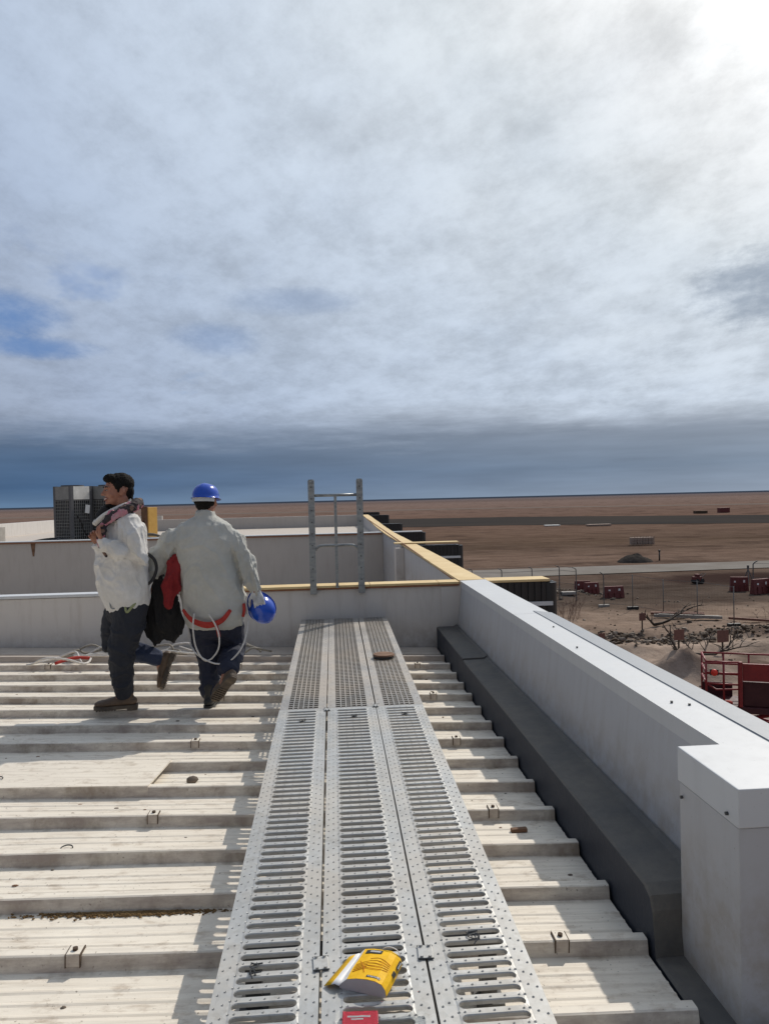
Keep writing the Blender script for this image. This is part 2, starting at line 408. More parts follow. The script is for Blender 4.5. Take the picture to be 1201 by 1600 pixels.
def make_ground_mat():
    m, t, b, oc = new_mat('earth')
    x, y, z = t.sep(oc)
    w = t.noise(t.vmath('MULTIPLY', oc, (.35, 1, 1)), .012, 6, .6)
    w2 = t.noise(t.vmath('MULTIPLY', oc, (.3, 1.0, 1)), .05, 6, .65)
    w3 = t.noise(oc, .28, 8, .68)
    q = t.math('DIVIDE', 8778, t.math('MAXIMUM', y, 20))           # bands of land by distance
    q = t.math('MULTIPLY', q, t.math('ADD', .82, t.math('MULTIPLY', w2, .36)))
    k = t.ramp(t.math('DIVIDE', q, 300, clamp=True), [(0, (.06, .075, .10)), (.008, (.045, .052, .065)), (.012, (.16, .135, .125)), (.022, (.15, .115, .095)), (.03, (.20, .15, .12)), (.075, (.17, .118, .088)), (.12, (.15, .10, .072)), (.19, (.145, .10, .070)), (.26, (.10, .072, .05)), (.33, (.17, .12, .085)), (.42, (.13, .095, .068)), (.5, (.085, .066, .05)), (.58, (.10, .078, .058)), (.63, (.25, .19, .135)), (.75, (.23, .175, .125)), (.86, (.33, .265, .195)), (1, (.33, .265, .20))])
    k = t.mix(t.mapr(w3, .36, .68, 0, .6), k, t.vmath('MULTIPLY', k, (.55, .52, .50)))
    k = t.mix(t.mapr(w, .5, .66, 0, .5), k, t.vmath('MULTIPLY', k, (1.25, 1.18, 1.1)))
    pat = t.noise(t.vmath('ADD', oc, (31, 9, 0)), .11, 5, .6)
    k = t.mix(t.mapr(pat, .53, .64, 0, .7), k, (.065, .045, .033))
    fine = t.noise(oc, 3.1, 6, .75)
    k = t.mix(t.mapr(fine, .5, .72, 0, .55), k, t.vmath('MULTIPLY', k, (.5, .47, .45)))
    rut = t.noise(t.vmath('MULTIPLY', oc, (.16, 1, 1)), .55, 6, .66, .4)
    k = t.mix(t.mapr(rut, .50, .64, 0, .5), k, t.vmath('MULTIPLY', k, (.55, .50, .48)))
    k = t.mix(t.mapr(rut, .46, .34, 0, .4), k, t.vmath('MULTIPLY', k, (1.35, 1.3, 1.28)))
    # dark disturbed soil round the rubble and at right by the barriers
    dx = t.math('DIVIDE', t.math('SUBTRACT', x, 36), 8); dy = t.math('DIVIDE', t.math('SUBTRACT', y, 62), 4.5)
    rr = t.math('ADD', t.math('POWER', dx, 2), t.math('POWER', dy, 2))
    rr = t.math('ADD', rr, t.math('MULTIPLY', t.math('SUBTRACT', w3, .5), 2))
    k = t.mix(t.mapr(rr, 1.2, .5, 0, .85), k, (.035, .022, .018))
    dx = t.math('DIVIDE', t.math('SUBTRACT', x, 17), 6); dy = t.math('DIVIDE', t.math('SUBTRACT', y, 37.6), 2.4)
    rr = t.math('ADD', t.math('POWER', dx, 2), t.math('POWER', dy, 2))
    rr = t.math('ADD', rr, t.math('MULTIPLY', t.math('SUBTRACT', t.noise(oc, 1.1, 6, .7), .5), 3.2))
    k = t.mix(t.mapr(rr, 1.0, .1, 0, .75), k, (.06, .042, .03))
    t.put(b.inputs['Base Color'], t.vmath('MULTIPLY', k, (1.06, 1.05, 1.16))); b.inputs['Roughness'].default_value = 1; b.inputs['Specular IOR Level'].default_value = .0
    bump(t, b, t.math('ADD', w3, t.math('MULTIPLY', fine, .3)), .6, .25)
make_ground_mat()
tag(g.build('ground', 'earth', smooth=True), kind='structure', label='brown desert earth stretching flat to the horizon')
mat('road_pale', (.24, .222, .205), 1, spec=0, c2=(.19, .17, .15), scale=.3, bmp=.1, bscale=3)
mat('runway_dark', (.045, .042, .041), 1, spec=0, c2=(.06, .052, .047), scale=.04, stretch=(.4, 1.6, 1), bmp=.1, bscale=1)
mat('taxi_pale', (.17, .14, .125), 1, spec=0, c2=(.16, .125, .105), scale=.02, bmp=.1, bscale=1)
mat('sea', (.04, .055, .08), 1, spec=0, scale=.001)
def strip(name, lab, pts_near, pts_far, z, m):
    s = MB(); n = len(pts_near)
    s.add([(x, y, z) for x, y in pts_near] + [(x, y, z) for x, y in pts_far], [(i, i + 1, n + i + 1, n + i) for i in range(n - 1)])
    return tag(s.build(name, m), kind='structure', label=lab)
strip('road', 'pale concrete road crossing the earth beyond the fence', [(-150, 64.5), (-20, 66.5), (14, 67.7), (42, 69.2), (70, 72), (120, 78), (220, 86)], [(-150, 72), (-20, 74), (15.7, 75.2), (46, 76.2), (72, 79), (120, 85), (220, 93)], GZ + .06, 'road_pale')
strip('runway', 'dark asphalt runway far across the plain', [(-1500, 330), (-200, 238), (45, 190), (99, 165), (260, 118), (400, 80)], [(-1500, 410), (-200, 322), (64, 266), (132, 220), (330, 165), (480, 130)], GZ + .05, 'runway_dark')
strip('taxiway', 'thin pale taxiway strip beyond the dark runway', [(-900, 700), (100, 455), (330, 330), (700, 250)], [(-900, 780), (100, 500), (350, 365), (760, 290)], GZ + .05, 'taxi_pale')
strip('sea', 'thin dark line of sea on the horizon', [(-20000, 3600), (0, 4200), (20000, 5200)], [(-20000, 29000), (0, 29000), (20000, 29000)], GZ + .08, 'sea')

# ------------------------------------------------------------ the building
PX0, PX1, PZ = 1.385, 1.65, .685        # right parapet: inner face, outer face, top
LX = -13.8
b = MB()
b.box((LX - .25, -6, GZ - .3), (PX1 - .03, 8, -.30)); b.box((LX - .25, 8.01, GZ - .3), (PX1 - .03, 20.75, -1.27)); b.box((LX - .25, 20.8, GZ - .3), (PX1 - .03, 42.2, .20))
bd = empty('building', (0, 0, GZ), 'long low building whose flat roofs and parapets fill the foreground', 'building')
bo = b.build('outer_wall', 'building_face'); bo.parent = bd; bo.location = (0, 0, -GZ)

# corrugated metal deck (one sheet): ribs run across, x; sheet falls gently to the right
PITCH, RY, RH = .372, 2.187, .054
KX = 1.10                                  # kerb side
def dz(x): return .036 * (1.116 - x)
prof = []
k0, k1 = -13, 14
for k in range(k0, k1 + 1):
    y = RY + PITCH * k
    prof += [(y - .009, -RH), (y - .002, -.016), (y, -.004), (y + .006, 0), (y + .040, 0), (y + .046, -.004), (y + .062, -RH + .004), (y + .072, -RH)]
    for q in (.135, .195, .255):
        prof += [(y + q, -RH), (y + q + .008, -RH + .0035), (y + q + .016, -RH + .0035), (y + q + .024, -RH)]
prof = [p for p in prof if p[0] < 7.60] + [(7.62, -RH), (7.625, -.03), (7.99, -.028)]
xs = [LX] + list(np.arange(-13, KX - .3, .45)) + [KX - .012]
d = MB(); nx = len(xs)
d.add([(x, y + .0025 * math.sin(x * 2.1 + k * .3), z + dz(x) + .002 * math.sin(x * 3.3 + y * 5)) for k, (y, z) in enumerate(prof) for x in xs],
      [(j * nx + i, j * nx + i + 1, (j + 1) * nx + i + 1, (j + 1) * nx + i) for j in range(len(prof) - 1) for i in range(nx - 1)])
deck = empty('roof_deck', (0, 0, 0), 'cream ribbed metal roof deck the workers walk on, dusty and stained', 'roof deck')
d.build('deck_sheet', 'deck_sheet', deck)
c = MB()                                   # formed end closers of the ribs
for k in range(k0 + 1, k1 + 1):
    y = RY + PITCH * k; x = KX - .010; z = dz(x)
    c.add([(x, y - .009, z - RH), (x, y - .001, z - .002), (x, y + .044, z - .002), (x, y + .066, z - RH)], [(0, 3, 2, 1)])
c.build_each('rib_closer', 'steel_dark', deck)
# flat cover plate over one pan, left
cp = MB(); y0, y1 = RY + 5 * PITCH + .0, RY + 6 * PITCH + .03
x1 = -1.03
cp.hexa([Vector((LX + .1, y0 + .002, dz(LX + .1) - .004)), Vector((x1, y0 + .002, dz(x1) - .004)), Vector((x1 + .04, y1, dz(x1) - .004)), Vector((LX + .1, y1, dz(LX + .1) - .004)),
         Vector((LX + .1, y0 - .004, dz(LX + .1) + .006)), Vector((x1, y0 - .004, dz(x1) + .006)), Vector((x1 + .04, y1, dz(x1) + .006)), Vector((LX + .1, y1, dz(LX + .1) + .006))])
cp.hexa([Vector(p) for p in ((LX + .1, y0 - .010, dz(LX + .1) - .052), (x1, y0 - .010, dz(x1) - .052), (x1, y0 - .006, dz(x1) - .052), (LX + .1, y0 - .006, dz(LX + .1) - .052), (LX + .1, y0 - .010, dz(LX + .1) + .004), (x1, y0 - .010, dz(x1) + .004), (x1, y0 - .006, dz(x1) + .004), (LX + .1, y0 - .006, dz(LX + .1) + .004))])
cp.build('cover_plate', 'deck_sheet', deck, label='flat cover plate closing one trough between two ribs')
# fixing clips on the ribs
clipme = MB()
clipme.box((-.022, -.010, -.036), (.022, -.0075, .003)); clipme.box((-.022, -.0075, .003), (.022, .046, .0055))
clipme.box((-.026, -.011, -.040), (-.0225, .048, .0045), 1); clipme.box((.0225, -.011, -.040), (.026, .048, .0045), 1)
clipme.cyl((0, .018, .005), (0, .018, .014), .009, 8, 1)
cm = clipme.mesh('clip', ['deck_sheet', 'dirt_brown'])
for k, x in [(q, xx) for q in (-2, 1, 4, 7, 10, 13) for xx in (-6.1, -4.4, -2.66, -.915, .775)]:
    if k > k1: continue
    o = bpy.data.objects.new('clip', cm); col.objects.link(o); o.parent = deck
    o.location = (x, RY + PITCH * k, dz(x) + .002); o.rotation_euler = (0, R(2), 0)

# membrane kerb between deck and right parapet
kb = MB(); kz = .18
kbr = empty('kerb_upstand', (KX, 0, -.1), 'black membrane covered kerb running along the foot of the right parapet', 'kerb')
def par(o, p):
    o.parent = p; o.matrix_parent_inverse = Matrix.Translation(-Vector(p.location)); return o
KI = 1.312
def kerb_run(rows):
    m = MB(); n = 6; vs = []
    for y, zt, zi in rows:
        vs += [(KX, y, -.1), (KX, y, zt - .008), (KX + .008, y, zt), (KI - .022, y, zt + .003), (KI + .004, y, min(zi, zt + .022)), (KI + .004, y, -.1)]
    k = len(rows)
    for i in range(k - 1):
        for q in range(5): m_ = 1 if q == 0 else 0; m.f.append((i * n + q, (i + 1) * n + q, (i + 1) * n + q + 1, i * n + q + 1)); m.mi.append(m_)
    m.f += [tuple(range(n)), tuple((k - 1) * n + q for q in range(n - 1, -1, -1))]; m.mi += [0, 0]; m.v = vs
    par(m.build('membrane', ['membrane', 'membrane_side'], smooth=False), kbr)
kerb_run([(-3, -.045, -.02), (2.515, -.045, -.02), (2.525, .02, .10), (2.538, .11, .17), (2.56, .155, .21), (2.61, kz - .004, .23), (2.8, kz, .23), (4.5, kz + .003, .23), (6.37, kz, .23)])
kerb_run([(6.376, kz + .012, .235), (7.985, kz + .014, .235)])
def rnd_box(name, a, b2, m, parent, bev=.004, label=None):
    o = MB().box(a, b2).build(name, m, None, False, bev, label)
    if parent: par(o, parent)
    return o

# right parapet, near run: sheet-clad body, folded white coping, grey lap sheet, end block
pp = empty('parapet_wall', (PX0, 2.5, -.3), 'white metal clad parapet with bright flat coping on the right of the roof', 'parapet')
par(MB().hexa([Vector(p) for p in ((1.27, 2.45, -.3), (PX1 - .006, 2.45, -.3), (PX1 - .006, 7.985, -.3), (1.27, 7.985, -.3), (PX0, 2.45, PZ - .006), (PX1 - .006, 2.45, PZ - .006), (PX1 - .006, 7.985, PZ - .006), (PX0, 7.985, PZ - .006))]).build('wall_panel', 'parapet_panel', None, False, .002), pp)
cpz = PZ
for a, bb in ((2.46, 5.62), (5.625, 8.03)):
    m = MB()
    xr = PX1 + .004
    m.add([(PX0 - .006, a, cpz - .115), (PX0 - .012, a, cpz), (xr, a, cpz + .006), (xr, a, cpz - .09), (PX0 - .006, bb, cpz - .115), (PX0 - .012, bb, cpz), (xr, bb, cpz + .006), (xr, bb, cpz - .09), (PX0, a, cpz - .115), (PX0, bb, cpz - .115)],
          [(0, 4, 5, 1), (1, 5, 6, 2), (2, 6, 7, 3), (0, 1, 2, 3), (4, 7, 6, 5), (0, 8, 9, 4)])
    par(m.build('coping', 'coping_white'), pp)
m = MB(); lx = 1.556
m.add([(lx, 2.0, cpz + .010), (PX1 + .012, 2.0, cpz + .012), (PX1 + .012, 5.58, cpz + .012), (lx, 5.72, cpz + .010), (PX1 + .012, 2.0, cpz - .16), (PX1 + .012, 5.58, cpz - .16), (lx, 2.0, cpz + .005), (lx, 5.72, cpz + .005)],
      [(0, 1, 2, 3), (1, 4, 5, 2), (0, 3, 7, 6)])
par(m.build('lap_sheet', 'lap_sheet'), pp)
scw = MB()
for x, y in ((1.50, 3.05), (1.445, 3.1), (1.50, 5.0), (1.43, 4.3)): scw.cyl((x, y, cpz + .003), (x, y, cpz + .011), .006, 8)
scw.world = True; scw.build_each('screw', 'steel_dark', pp)
# block at the near end
bk = empty('corner_block', (1.2, 2.14, -.3), 'square white clad block standing at the near end of the right parapet', 'wall block')
rnd_box('block_panel', (1.203, 2.146, -.3), (PX1 + .02, 2.53, PZ - .11), 'parapet_panel', bk, .003)
rnd_box('cap', (1.199, 2.140, PZ - .108), (PX1 + .026, 2.536, PZ + .013), 'coping_white', bk, .004)
scw = MB()
for y, z in ((2.50, .53), (2.20, .60)): scw.cyl((1.199, y, z), (1.191, y, z), .006, 8)
scw.world = True; scw.build_each('screw', 'steel_dark', bk)

# plywood topped parapet beyond the cross wall
pf = empty('parapet_wall', (PX0, 8.2, -.3), 'far run of the right parapet topped with raw yellow plywood boards', 'parapet')
def pz(y): return PZ if y <= 21 else PZ + (.89 - PZ) * min(1, (y - 21) / 13)
yy = [8.15, 14.6, 14.62, 20.9, 24, 28, 34.6]
for i in range(len(yy) - 1):
    a, bb = yy[i], yy[i + 1]
    if bb - a < .1: continue
    za, zb = pz(a), pz(bb)
    m = MB(); m.hexa([Vector(p) for p in ((PX0, a, -1.3), (PX1 - .01, a, -1.3), (PX1 - .01, bb, -1.3), (PX0, bb, -1.3), (PX0, a, za - .04), (PX1 - .01, a, za - .04), (PX1 - .01, bb, zb - .04), (PX0, bb, zb - .04))])
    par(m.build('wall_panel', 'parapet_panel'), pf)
n = 0
a = 8.06
while a < 34.5:
    bb = min(a + 2.44, 34.6); za, zb = pz(a), pz(bb); o = .006 * (n % 2)
    m = MB(); m.hexa([Vector(p) for p in ((PX0 - .02 + o, a, za - .02), (PX1 + .0 + o, a, za - .02), (PX1 + .0 + o, bb - .006, zb - .02), (PX0 - .02 + o, bb - .006, zb - .02), (PX0 - .02 + o, a, za + .004), (PX1 + .0 + o, a, za + .004), (PX1 + .0 + o, bb - .006, zb + .004), (PX0 - .02 + o, bb - .006, zb + .004))])
    par(m.build('plywood_board', 'plywood'), pf); a = bb; n += 1
m = MB(); m.hexa([Vector(p) for p in ((PX0 - .012, 8.15, PZ - .045), (PX0, 8.15, PZ - .045), (PX0, 34.5, pz(34) - .045), (PX0 - .012, 34.5, pz(34) - .045), (PX0 - .012, 8.15, PZ - .021), (PX0, 8.15, PZ - .021), (PX0, 34.5, pz(34) - .021), (PX0 - .012, 34.5, pz(34) - .021))])
par(m.build('batten', 'plywood_edge'), pf)
par(MB().box((1.22, 14.5, -1.3), (PX0 - .003, 14.9, PZ - .06)).build('pilaster', 'white_panel'), pf)

# cross walls
def cross_wall(y0, y1, x0, x1, z0, z1, lab, m='white_panel'):
    w = empty('cross_wall', (0, y0, z0), lab, 'parapet')
    o = MB().box((x0, y0, z0), (x1, y1, z1)).build('wall_panel', m, None, False, .003); par(o, w)
    return w
w1 = cross_wall(8.0, 8.14, LX, PX0 - .003, -.3, PZ - .05, 'low white cross wall directly behind the two workers and the metal frame')
par(MB().box((LX, 7.985, PZ - .045), (-1.0, 8.16, PZ - .012)).build('coping', 'coping_white', None, False, .006, 'bright white metal coping on the left part of the wall'), w1)
par(MB().box((-.995, 7.975, PZ - .046), (PX0 - .03, 8.20, PZ - .030)).build('batten', 'plywood_edge'), w1)
for a, bb in ((-.995, .38), (.385, 1.13), (1.135, PX0 - .03)):
    par(MB().box((a, 7.972 + .004 * (a > 0), PZ - .028), (bb, 8.22, PZ - .004)).build('plywood_board', 'plywood', None, False, .002), w1)
par(MB().box((1.155, 7.988, -.3), (PX0 - .004, 7.998, PZ - .055)).build('joint_strip', 'white_panel'), w1)
fl = MB(); fl.box((LX, 7.60, -.2), (KX - .02, 7.61, -.19)); 
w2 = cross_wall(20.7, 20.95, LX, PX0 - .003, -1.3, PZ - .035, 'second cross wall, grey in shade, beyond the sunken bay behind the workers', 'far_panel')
par(MB().box((LX, 20.66, PZ - .033), (PX0 - .03, 20.99, PZ - .008)).build('coping', 'coping_white', None, False, .004), w2)
par(MB().box((LX, 20.655, PZ - .07), (PX0 - .03, 20.66, PZ - .034)).build('batten', 'plywood_edge'), w2)
# drip stain bracket under the coping at the left
st = MB(); st.add([(-8.20, 20.690, PZ - .07), (-8.07, 20.690, PZ - .07), (-8.11, 20.690, PZ - .42), (-8.15, 20.690, PZ - .42)], [(0, 1, 2, 3)]); par(st.build('drip_stain', 'wood_brown'), w2)
w3 = cross_wall(34.5, 34.75, -9.5, PX0 - .003, .2, .89, 'third cross wall far back where the plywood topped parapet ends', 'far_panel')
w4 = cross_wall(42, 42.25, LX, -9.5, .2, .95, 'farthest cross wall at the back left corner behind the cooling units', 'far_panel')
lw = empty('side_parapet', (LX, 20, 0), 'sunlit left side parapet running past the cooling units', 'parapet')
par(MB().box((LX - .25, 20.95, .2), (LX, 42, .93)).build('wall_panel', 'white_panel', None, False, .003), lw)
lw = empty('side_parapet', (LX, 0, 0), 'left side parapet of the near roof and sunken bay', 'parapet')
par(MB().box((LX - .25, -6, -1.3), (LX, 20.9, .66)).build('wall_panel', 'white_panel', None, False, .003), lw)
m = MB(); m.box((LX, 8.15, -1.25), (PX0, 20.7, -1.2)); tag(m.build('bay_floor', 'deck_sheet'), kind='structure', label='sunken bay floor between the two cross walls')
m = MB(); m.box((LX, 20.96, .2), (PX0, 42, .37)); tag(m.build('far_roof', 'deck_sheet'), kind='structure', label='flat cream roof carrying the cooling units')

# black ribbed facade fins outside the parapet
FINS = [(8.0, 2.46, PZ, 'nearest black ribbed fin with plywood board and white flashing outside the parapet'),
        (14.7, 2.60, PZ, 'second black ribbed fin outside the parapet, plywood board overhanging inward'),
        (20.7, 2.60, PZ, 'third black ribbed fin, level with the second cross wall, thin pale edge on top'),
        (27.8, 2.62, .70, 'fourth black ribbed fin from the camera, no board on it'),
        (34.4, 2.62, .90, 'fifth black ribbed fin, at the end of the plywood line'),
        (41.0, 2.60, .93, 'farthest and smallest black ribbed fin, mostly hidden by the fifth')]
for i, (y, xr, zt, lab) in enumerate(FINS):
    f = empty('facade_fin', (PX1, y, GZ), lab, 'facade fin', 'black fins along the outer side of the parapet')
    m = MB(); m.box((PX1 + .016, y + .03, GZ), (xr - .08, y + .27, zt - .035))
    x = PX1 + .03
    while x < xr - .12:
        m.box((x, y + .012, GZ), (x + .03, y + .03, zt - .04)); m.box((x, y + .27, GZ), (x + .03, y + .288, zt - .04)); x += .075
    par(m.build('cladding', 'black_cladding'), f)
    par(MB().cyl((xr - .07, y + .07, GZ), (xr - .07, y + .07, zt - .05), .07, 14).cyl((xr - .07, y + .23, GZ), (xr - .07, y + .23, zt - .05), .07, 14).box((xr - .07, y + .07, GZ), (xr, y + .23, zt - .05)).build('corner_post', 'black_cladding'), f)
    if i < 3:
        xa = PX1 + .03 if i != 1 else 1.22
        mm = ['plywood', 'plywood', 'coping_white'][i]
        par(MB().box((xa, y + .0, zt - (.033 if i != 1 else -.006)), (xr - .09, y + .30, zt - (.006 if i != 1 else -.03))).build('plywood_board' if i < 2 else 'edge_trim', mm, None, False, .003), f)
    if i < 2:
        par(MB().box((xr - .50, y - .002, zt - .30), (xr - .06, y + .012, zt - .255)).build('flashing', 'coping_white'), f)

# ------------------------------------------------------------ walkway of perforated steel planks
W_X = [(-.365, -.071), (-.063, .240), (.248, .547)]
def wz(y): return .232 + .0165 * (y - 1.9)
def slot_plank(x0, x1, y0, y1):
    """sheet with round-ended slots, turned down rims, pressed dimples"""
    w = x1 - x0; sl0 = .058; L = w - 2 * sl0; pitch = .0527; sw = .0162
    n = int((y1 - y0 - .06) / pitch); my = (y1 - y0 - n * pitch) / 2
    v = []; f = []; V = MB()
    def quad(a, b, c2, d2): V.add([a, b, c2, d2], [(0, 1, 2, 3)])
    for i in range(n):
        cy = my + (i + .5) * pitch; h = pitch / 2; xl = sl0; xr = w - sl0; rr = sw; cxl = xl + rr; cxr = xr - rr
        ins = []; out = []
        for a in range(-90, 91, 30):
            t = R(a); ins.append((cxr + rr * math.cos(t), cy + rr * math.sin(t)))
        out += [(cxr, cy - h), (xr, cy - h), (xr + .006, cy - h), (xr + .006, cy), (xr + .006, cy + h), (xr, cy + h), (cxr, cy + h)]
        for a in range(90, 271, 30):
            t = R(a); ins.append((cxl + rr * math.cos(t), cy + rr * math.sin(t)))
        out += [(cxl, cy + h), (xl, cy + h), (xl - .006, cy + h), (xl - .006, cy), (xl - .006, cy - h), (xl, cy - h), (cxl, cy - h)]
        m = len(ins)
        vs = [(p[0], p[1], 0) for p in out] + [(p[0] + 0, p[1], .0016) for p in ins]
        inn = [(p[0], cy + (p[1] - cy) * .86, -.001) for p in ins]; low = [(p[0], cy + (p[1] - cy) * .84, -.011) for p in ins]
        vs += inn + low
        fs = []
        for k in range(m):
            j = (k + 1) % m
            fs.append((k, j, m + j, m + k)); fs.append((m + k, m + j, 2 * m + j, 2 * m + k)); fs.append((2 * m + k, 2 * m + j, 3 * m + j, 3 * m + k))
        V.add(vs, fs)
    # margins
    xl, xr = sl0 - .006, w - sl0 + .006; Ln = y1 - y0
    for a, b2, c2, d2 in ((.0, xl, 0, Ln), (xr, w, 0, Ln), (xl, xr, 0, my), (xl, xr, my + n * pitch, Ln)):
        V.add([(a, c2, 0), (b2, c2, 0), (b2, d2, 0), (a, d2, 0)], [(0, 1, 2, 3)])
    # dimples
    for i in range(n):
        cy = my + (i + .5) * pitch
        for x in (.012 + .003 * (i % 2), w - .012 - .003 * (i % 2), .034, w - .034):
            dimple(V, x, cy + (.013 if x in (.034, w - .034) else 0), .0034)
        for k in range(5):
            dimple(V, sl0 + .012 + (L - .024) * k / 4, cy + pitch / 2, .0036)
        for x in (sl0 - .004, w - sl0 + .004): dimple(V, x, cy + pitch / 2, .004)
    return V
def dimple(V, x, y, r):
    n = 6; vs = []
    for rr, z in ((r * 1.25, .0003), (r * .8, .0022), (r * .45, .0014)):
        vs += [(x + rr * math.cos(k * math.pi / 3), y + rr * math.sin(k * math.pi / 3), z) for k in range(n)]
    fs = []
    for a in (0, 6):
        for k in range(n): fs.append((a + k, a + (k + 1) % n, a + 6 + (k + 1) % n, a + 6 + k))
    V.add(vs, fs); V.add([vs[12 + k][:2] + (.0004,) for k in range(n)], [tuple(range(n))], 1)
def mesh_plank(x0, x1, y0, y1):
    """older plank: square wire mesh panel between plain margins"""
    w = x1 - x0; L = y1 - y0; V = MB(); a = .052; b2 = w - .052
    for q in ((0, a), (b2, w)): V.add([(q[0], 0, 0), (q[1], 0, 0), (q[1], L, 0), (q[0], L, 0)], [(0, 1, 2, 3)])
    nb = int(L / .044)
    for i in range(nb + 1):
        y = min(i * L / nb, L - .012); hh = .014
        V.box((a, y, -.012), (b2, y + .012, -.0006))
    for k in range(1, 6):
        x = a + (b2 - a) * k / 6
        V.box((x - .003, 0, -.010), (x + .003, L, .0015))
    for i in range(int(L / .1)):
        for x in (.02, w - .02): dimple(V, x, .05 + i * .1, .0035)
    return V
YJ = 4.70
slope = math.atan(.0165)
names = [('left', -.365), ('middle', -.063), ('right', .248)]
def plank(kind, i, y0, y1):
    x0, x1 = W_X[i]
    side = ['left', 'middle', 'right'][i]
    lab = (f'{side} one of the three near slotted steel planks of the raised walkway' if kind == 's' else f'{side} one of the three far wire mesh planks of the walkway ending at the wall')
    p = empty('steel_plank', (x0, y0, wz(y0)), lab, 'walkway plank', 'steel planks forming the raised walkway')
    p.rotation_euler.x = slope; p.rotation_euler.z = R([.05, -.04, .03][i]) * (1 if kind == 's' else -1)
    V = slot_plank(x0, x1, y0, y1) if kind == 's' else mesh_plank(x0, x1, y0, y1)
    V.build('perforated_sheet', ['galvanised', 'steel_dark'] if kind == 's' else ['galvanised_dirty', 'steel_dark'], p)
    w = x1 - x0; L = y1 - y0; mt = 'galvanised' if kind == 's' else 'galvanised_dirty'
    MB().box((0, 0, -.058), (.003, L, -.0005)).box((.003, 0, -.058), (.022, L, -.055)).build('side_rail', mt, p)
    MB().box((w - .003, 0, -.058), (w, L, -.0005)).box((w - .022, 0, -.058), (w - .003, L, -.055)).build('side_rail', mt, p)
    MB().box((.003, 0, -.055), (w - .003, .003, -.0015)).box((.003, L - .003, -.055), (w - .003, L, -.0015)).build_each('end_plate', mt, p)
    return p
PL = []
for i in range(3):
    PL.append(plank('s', i, -.6, 1.62)); 
    PL[-1]['label'] = PL[-1]['label'].replace('near slotted steel planks of', 'slotted steel planks nearest the camera on')
for i in range(3): PL.append(plank('s', i, 1.625, YJ - .003))
for i in range(3): PL.append(plank('m', i, YJ, 7.93))
for i, side in enumerate(('left', 'middle', 'right')):
    PL[3 + i]['label'] = f'{side} slotted galvanised walkway plank reaching from the bottom edge to the mesh planks'
    PL[6 + i]['label'] = f'{side} wire mesh walkway plank running to the cross wall'
    PL[i]['label'] = f'{side} slotted walkway plank behind the yellow box, at the bottom edge'
# bearers under the walkway
for k, y in enumerate((.2, 2.35, 4.62, 6.3, 7.75)):
    zb = wz(y) - .060; x0, x1 = -.34, .52
    lab = ['nearest', 'second', 'middle', 'fourth', 'farthest'][k]
    p = empty('cross_bearer', (0, y, 0), f'{lab} dark steel cross bearer on feet under the walkway planks', 'bearer', 'bearers under the walkway')
    MB().box((x0, -.025, zb - .05), (x1, .025, zb - .001)).build('beam', 'steel_dark', p)
    for x in (x0 + .03, x1 - .08):
        MB().box((x, -.025, dz(x) - .053), (x + .05, .025, zb - .052)).box((x - .02, -.05, dz(x) - .053), (x + .07, .05, dz(x) - .042)).build('foot', 'steel_dark', p)
# plate clamps over the joints
for k, (x, y, s, lab) in enumerate([(-.067, 2.16, 1, 'square steel joining plate on the left gap beside the yellow box'), (.244, 2.18, 1, 'square steel joining plate on the right gap beside the yellow box'), (-.067, 4.66, .8, 'small joining plate on the left gap where the mesh planks begin'), (.244, 4.70, .8, 'small joining plate on the right gap where the mesh planks begin')]):
    p = empty('joining_plate', (x, y, wz(y) + .001), lab, 'joining plate', 'plates clamping the planks together'); p.rotation_euler.x = slope; p.rotation_euler.z = R([4, -3, 8, -6][k])
    MB().box((-.022 * s, -.030 * s, 0), (.022 * s, .030 * s, .005)).build('plate', 'galvanised', p, False, .001)
    m = MB()
    for a in (-.012, .012):
        for b2 in (-.026, .026): m.cyl((a * s, b2 * s, .005), (a * s, b2 * s, .011), .005 * s, 6)
    m.build_each('bolt', 'galvanised', p)
    m = MB()
    for b2 in (-.030, .030): m.cyl((-.024 * s, b2 * s, .003), (.024 * s, b2 * s, .003), .0022 * s, 6)
    m.build_each('wire', 'steel_dark', p)
# wire ties
for x, y, lab in ((-.255, 2.15, 'twisted black wire tie on the left plank slots'), (.40, 2.24, 'twisted black wire tie on the right plank slots'), (-.21, 4.45, 'small wire tie near the mesh on the left plank'), (.10, 4.5, 'small wire tie near the mesh on the middle plank'), (.41, 4.5, 'small wire tie near the mesh on the right plank')):
    m = MB(); z = wz(y)
    for q in range(3):
        pts = catmull([(x + random.uniform(-.02, .02), y - .035 + q * .012, z + .002), (x + random.uniform(-.02, .02), y - .01, z + .012), (x + random.uniform(-.02, .02), y + .01, z + .009), (x + random.uniform(-.02, .02), y + .035 - q * .008, z + .003)], 5)
        m.tube(pts, .0022, 5)
    m.tube([(x - .018, y - .02, z + .006), (x + .018, y - .016, z + .008)], .0025, 5).tube([(x - .018, y + .02, z + .006), (x + .018, y + .023, z + .008)], .0025, 5)
    tag(m.build('wire_tie', 'steel_dark'), lab, 'wire tie', 'wire ties on the planks')

